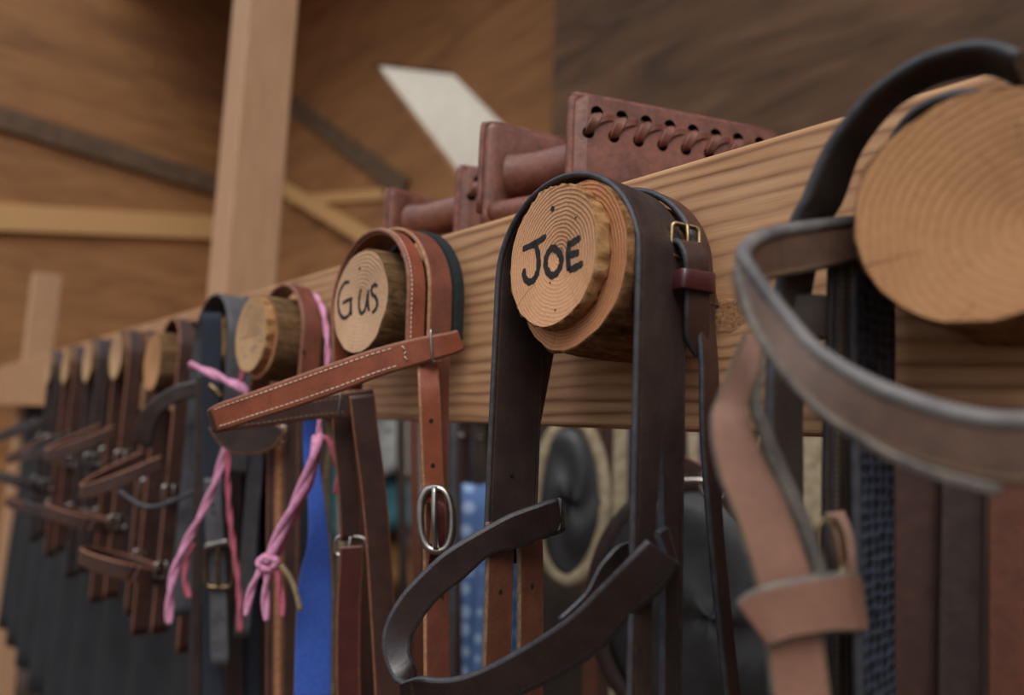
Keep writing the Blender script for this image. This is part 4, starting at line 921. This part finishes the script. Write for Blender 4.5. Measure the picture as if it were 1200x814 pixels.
for side in (0, 1):
    for iz in range(17):
        u = iz/16 if side == 0 else 1-iz/16; ring = []
        for ix in range(81):
            v = ix/80; ring.append(Vector((-4.1+2.93*v, .497 + .02*math.sin(v*60+u*2)*(.2+u) + (.02 if side else 0), 1.64-1.15*u)))
        rings.append(ring)
mb.quadgrid(rings, None, False, None, loop=True)
tag(mb.build('dark_backcloth', M['backcloth']), 'added near-black blanket hanging down behind the far half of the pine beam', 'backcloth')  # added sheet that darkens the lower left and hides the floor
# steel bit
t = empty('snaffle_bit', P(832, 562, .68), 'steel ring bit hanging right of the JOE bridle straps', 'bit')
m = MB(); c = P(838, 566, .68); m.tube([c + Vector((.8, .6, 0))*math.cos(k*.524)*.0166 + Z*math.sin(k*.524)*.0166 for k in range(12)], .0027, 8, True, 2); m.build('bit_ring', M['steel'], t)
m = MB(); m.tube([c + Z*.016, Vector((c.x+.01, .60, 1.56)), Vector((c.x+.02, .4905, 1.60))], .002, 6); m.build('hanging_cord', M['edge_blk'], t)
m = MB(); m.tube([c, c - Vector((.8, .6, 0))*.016 + Z*.002, c - Vector((.8, .6, 0))*.038], .0045, 10); m.build('mouthpiece', M['steel'], t)
pp = mkpath([P(792, 540, .70), P(830, 560, .70), P(858, 590, .70), P(890, 622, .70)], (0, .3, 1)); m = MB(); m.ribbon(pp, .020, .005); tag(m.build('hanging_strap', [M['brn_dark'], M['edge_brn']]), 'brown strap slanting down across the big dark saddle flap', 'strap')

# ================================================================= CAMERA, LIGHT, WORLD
cam = bpy.data.cameras.new('camera'); co = bpy.data.objects.new('camera', cam); COL.objects.link(co)
co.matrix_world = Matrix((CR, CU, -CF)).transposed().to_4x4() ; co.location = C0
cam.sensor_width = 36; cam.lens = 24; cam.clip_start = .02; cam.clip_end = 60
cam.dof.use_dof = True; cam.dof.focus_distance = .485; cam.dof.aperture_fstop = 2.9
SC.camera = co
w = bpy.data.worlds.new('overcast'); SC.world = w; w.use_nodes = True; nt = w.node_tree; bg = nt.nodes['Background']
tc = nt.nodes.new('ShaderNodeTexCoord'); sp = nt.nodes.new('ShaderNodeSeparateXYZ'); nt.links.new(tc.outputs['Generated'], sp.inputs[0])
rp = nt.nodes.new('ShaderNodeValToRGB'); nt.links.new(sp.outputs[2], rp.inputs[0])
e = rp.color_ramp.elements; e[0].position = 0; e[0].color = (.30, .27, .25, 1); e[1].position = .85; e[1].color = (1.05, 1.12, 1.22, 1)
q = e.new(.22); q.color = (.42, .42, .45, 1)
nt.links.new(rp.outputs[0], bg.inputs[0]); bg.inputs[1].default_value = 1.15
sun = bpy.data.lights.new('soft_sun', 'SUN'); sun.energy = 1.7; sun.angle = math.radians(35); sun.color = (1, .95, .88)
so = bpy.data.objects.new('soft_sun', sun); COL.objects.link(so); so.location = (-1, -2, 4)
so.rotation_euler = Vector((-.5, .5, -.75)).to_track_quat('-Z', 'Y').to_euler()
vs = SC.view_settings; vs.view_transform = 'Standard'; vs.look = 'None'; vs.gamma = 1; vs.use_curve_mapping = False; vs.exposure = 0.02
SC.cycles.use_denoising = True
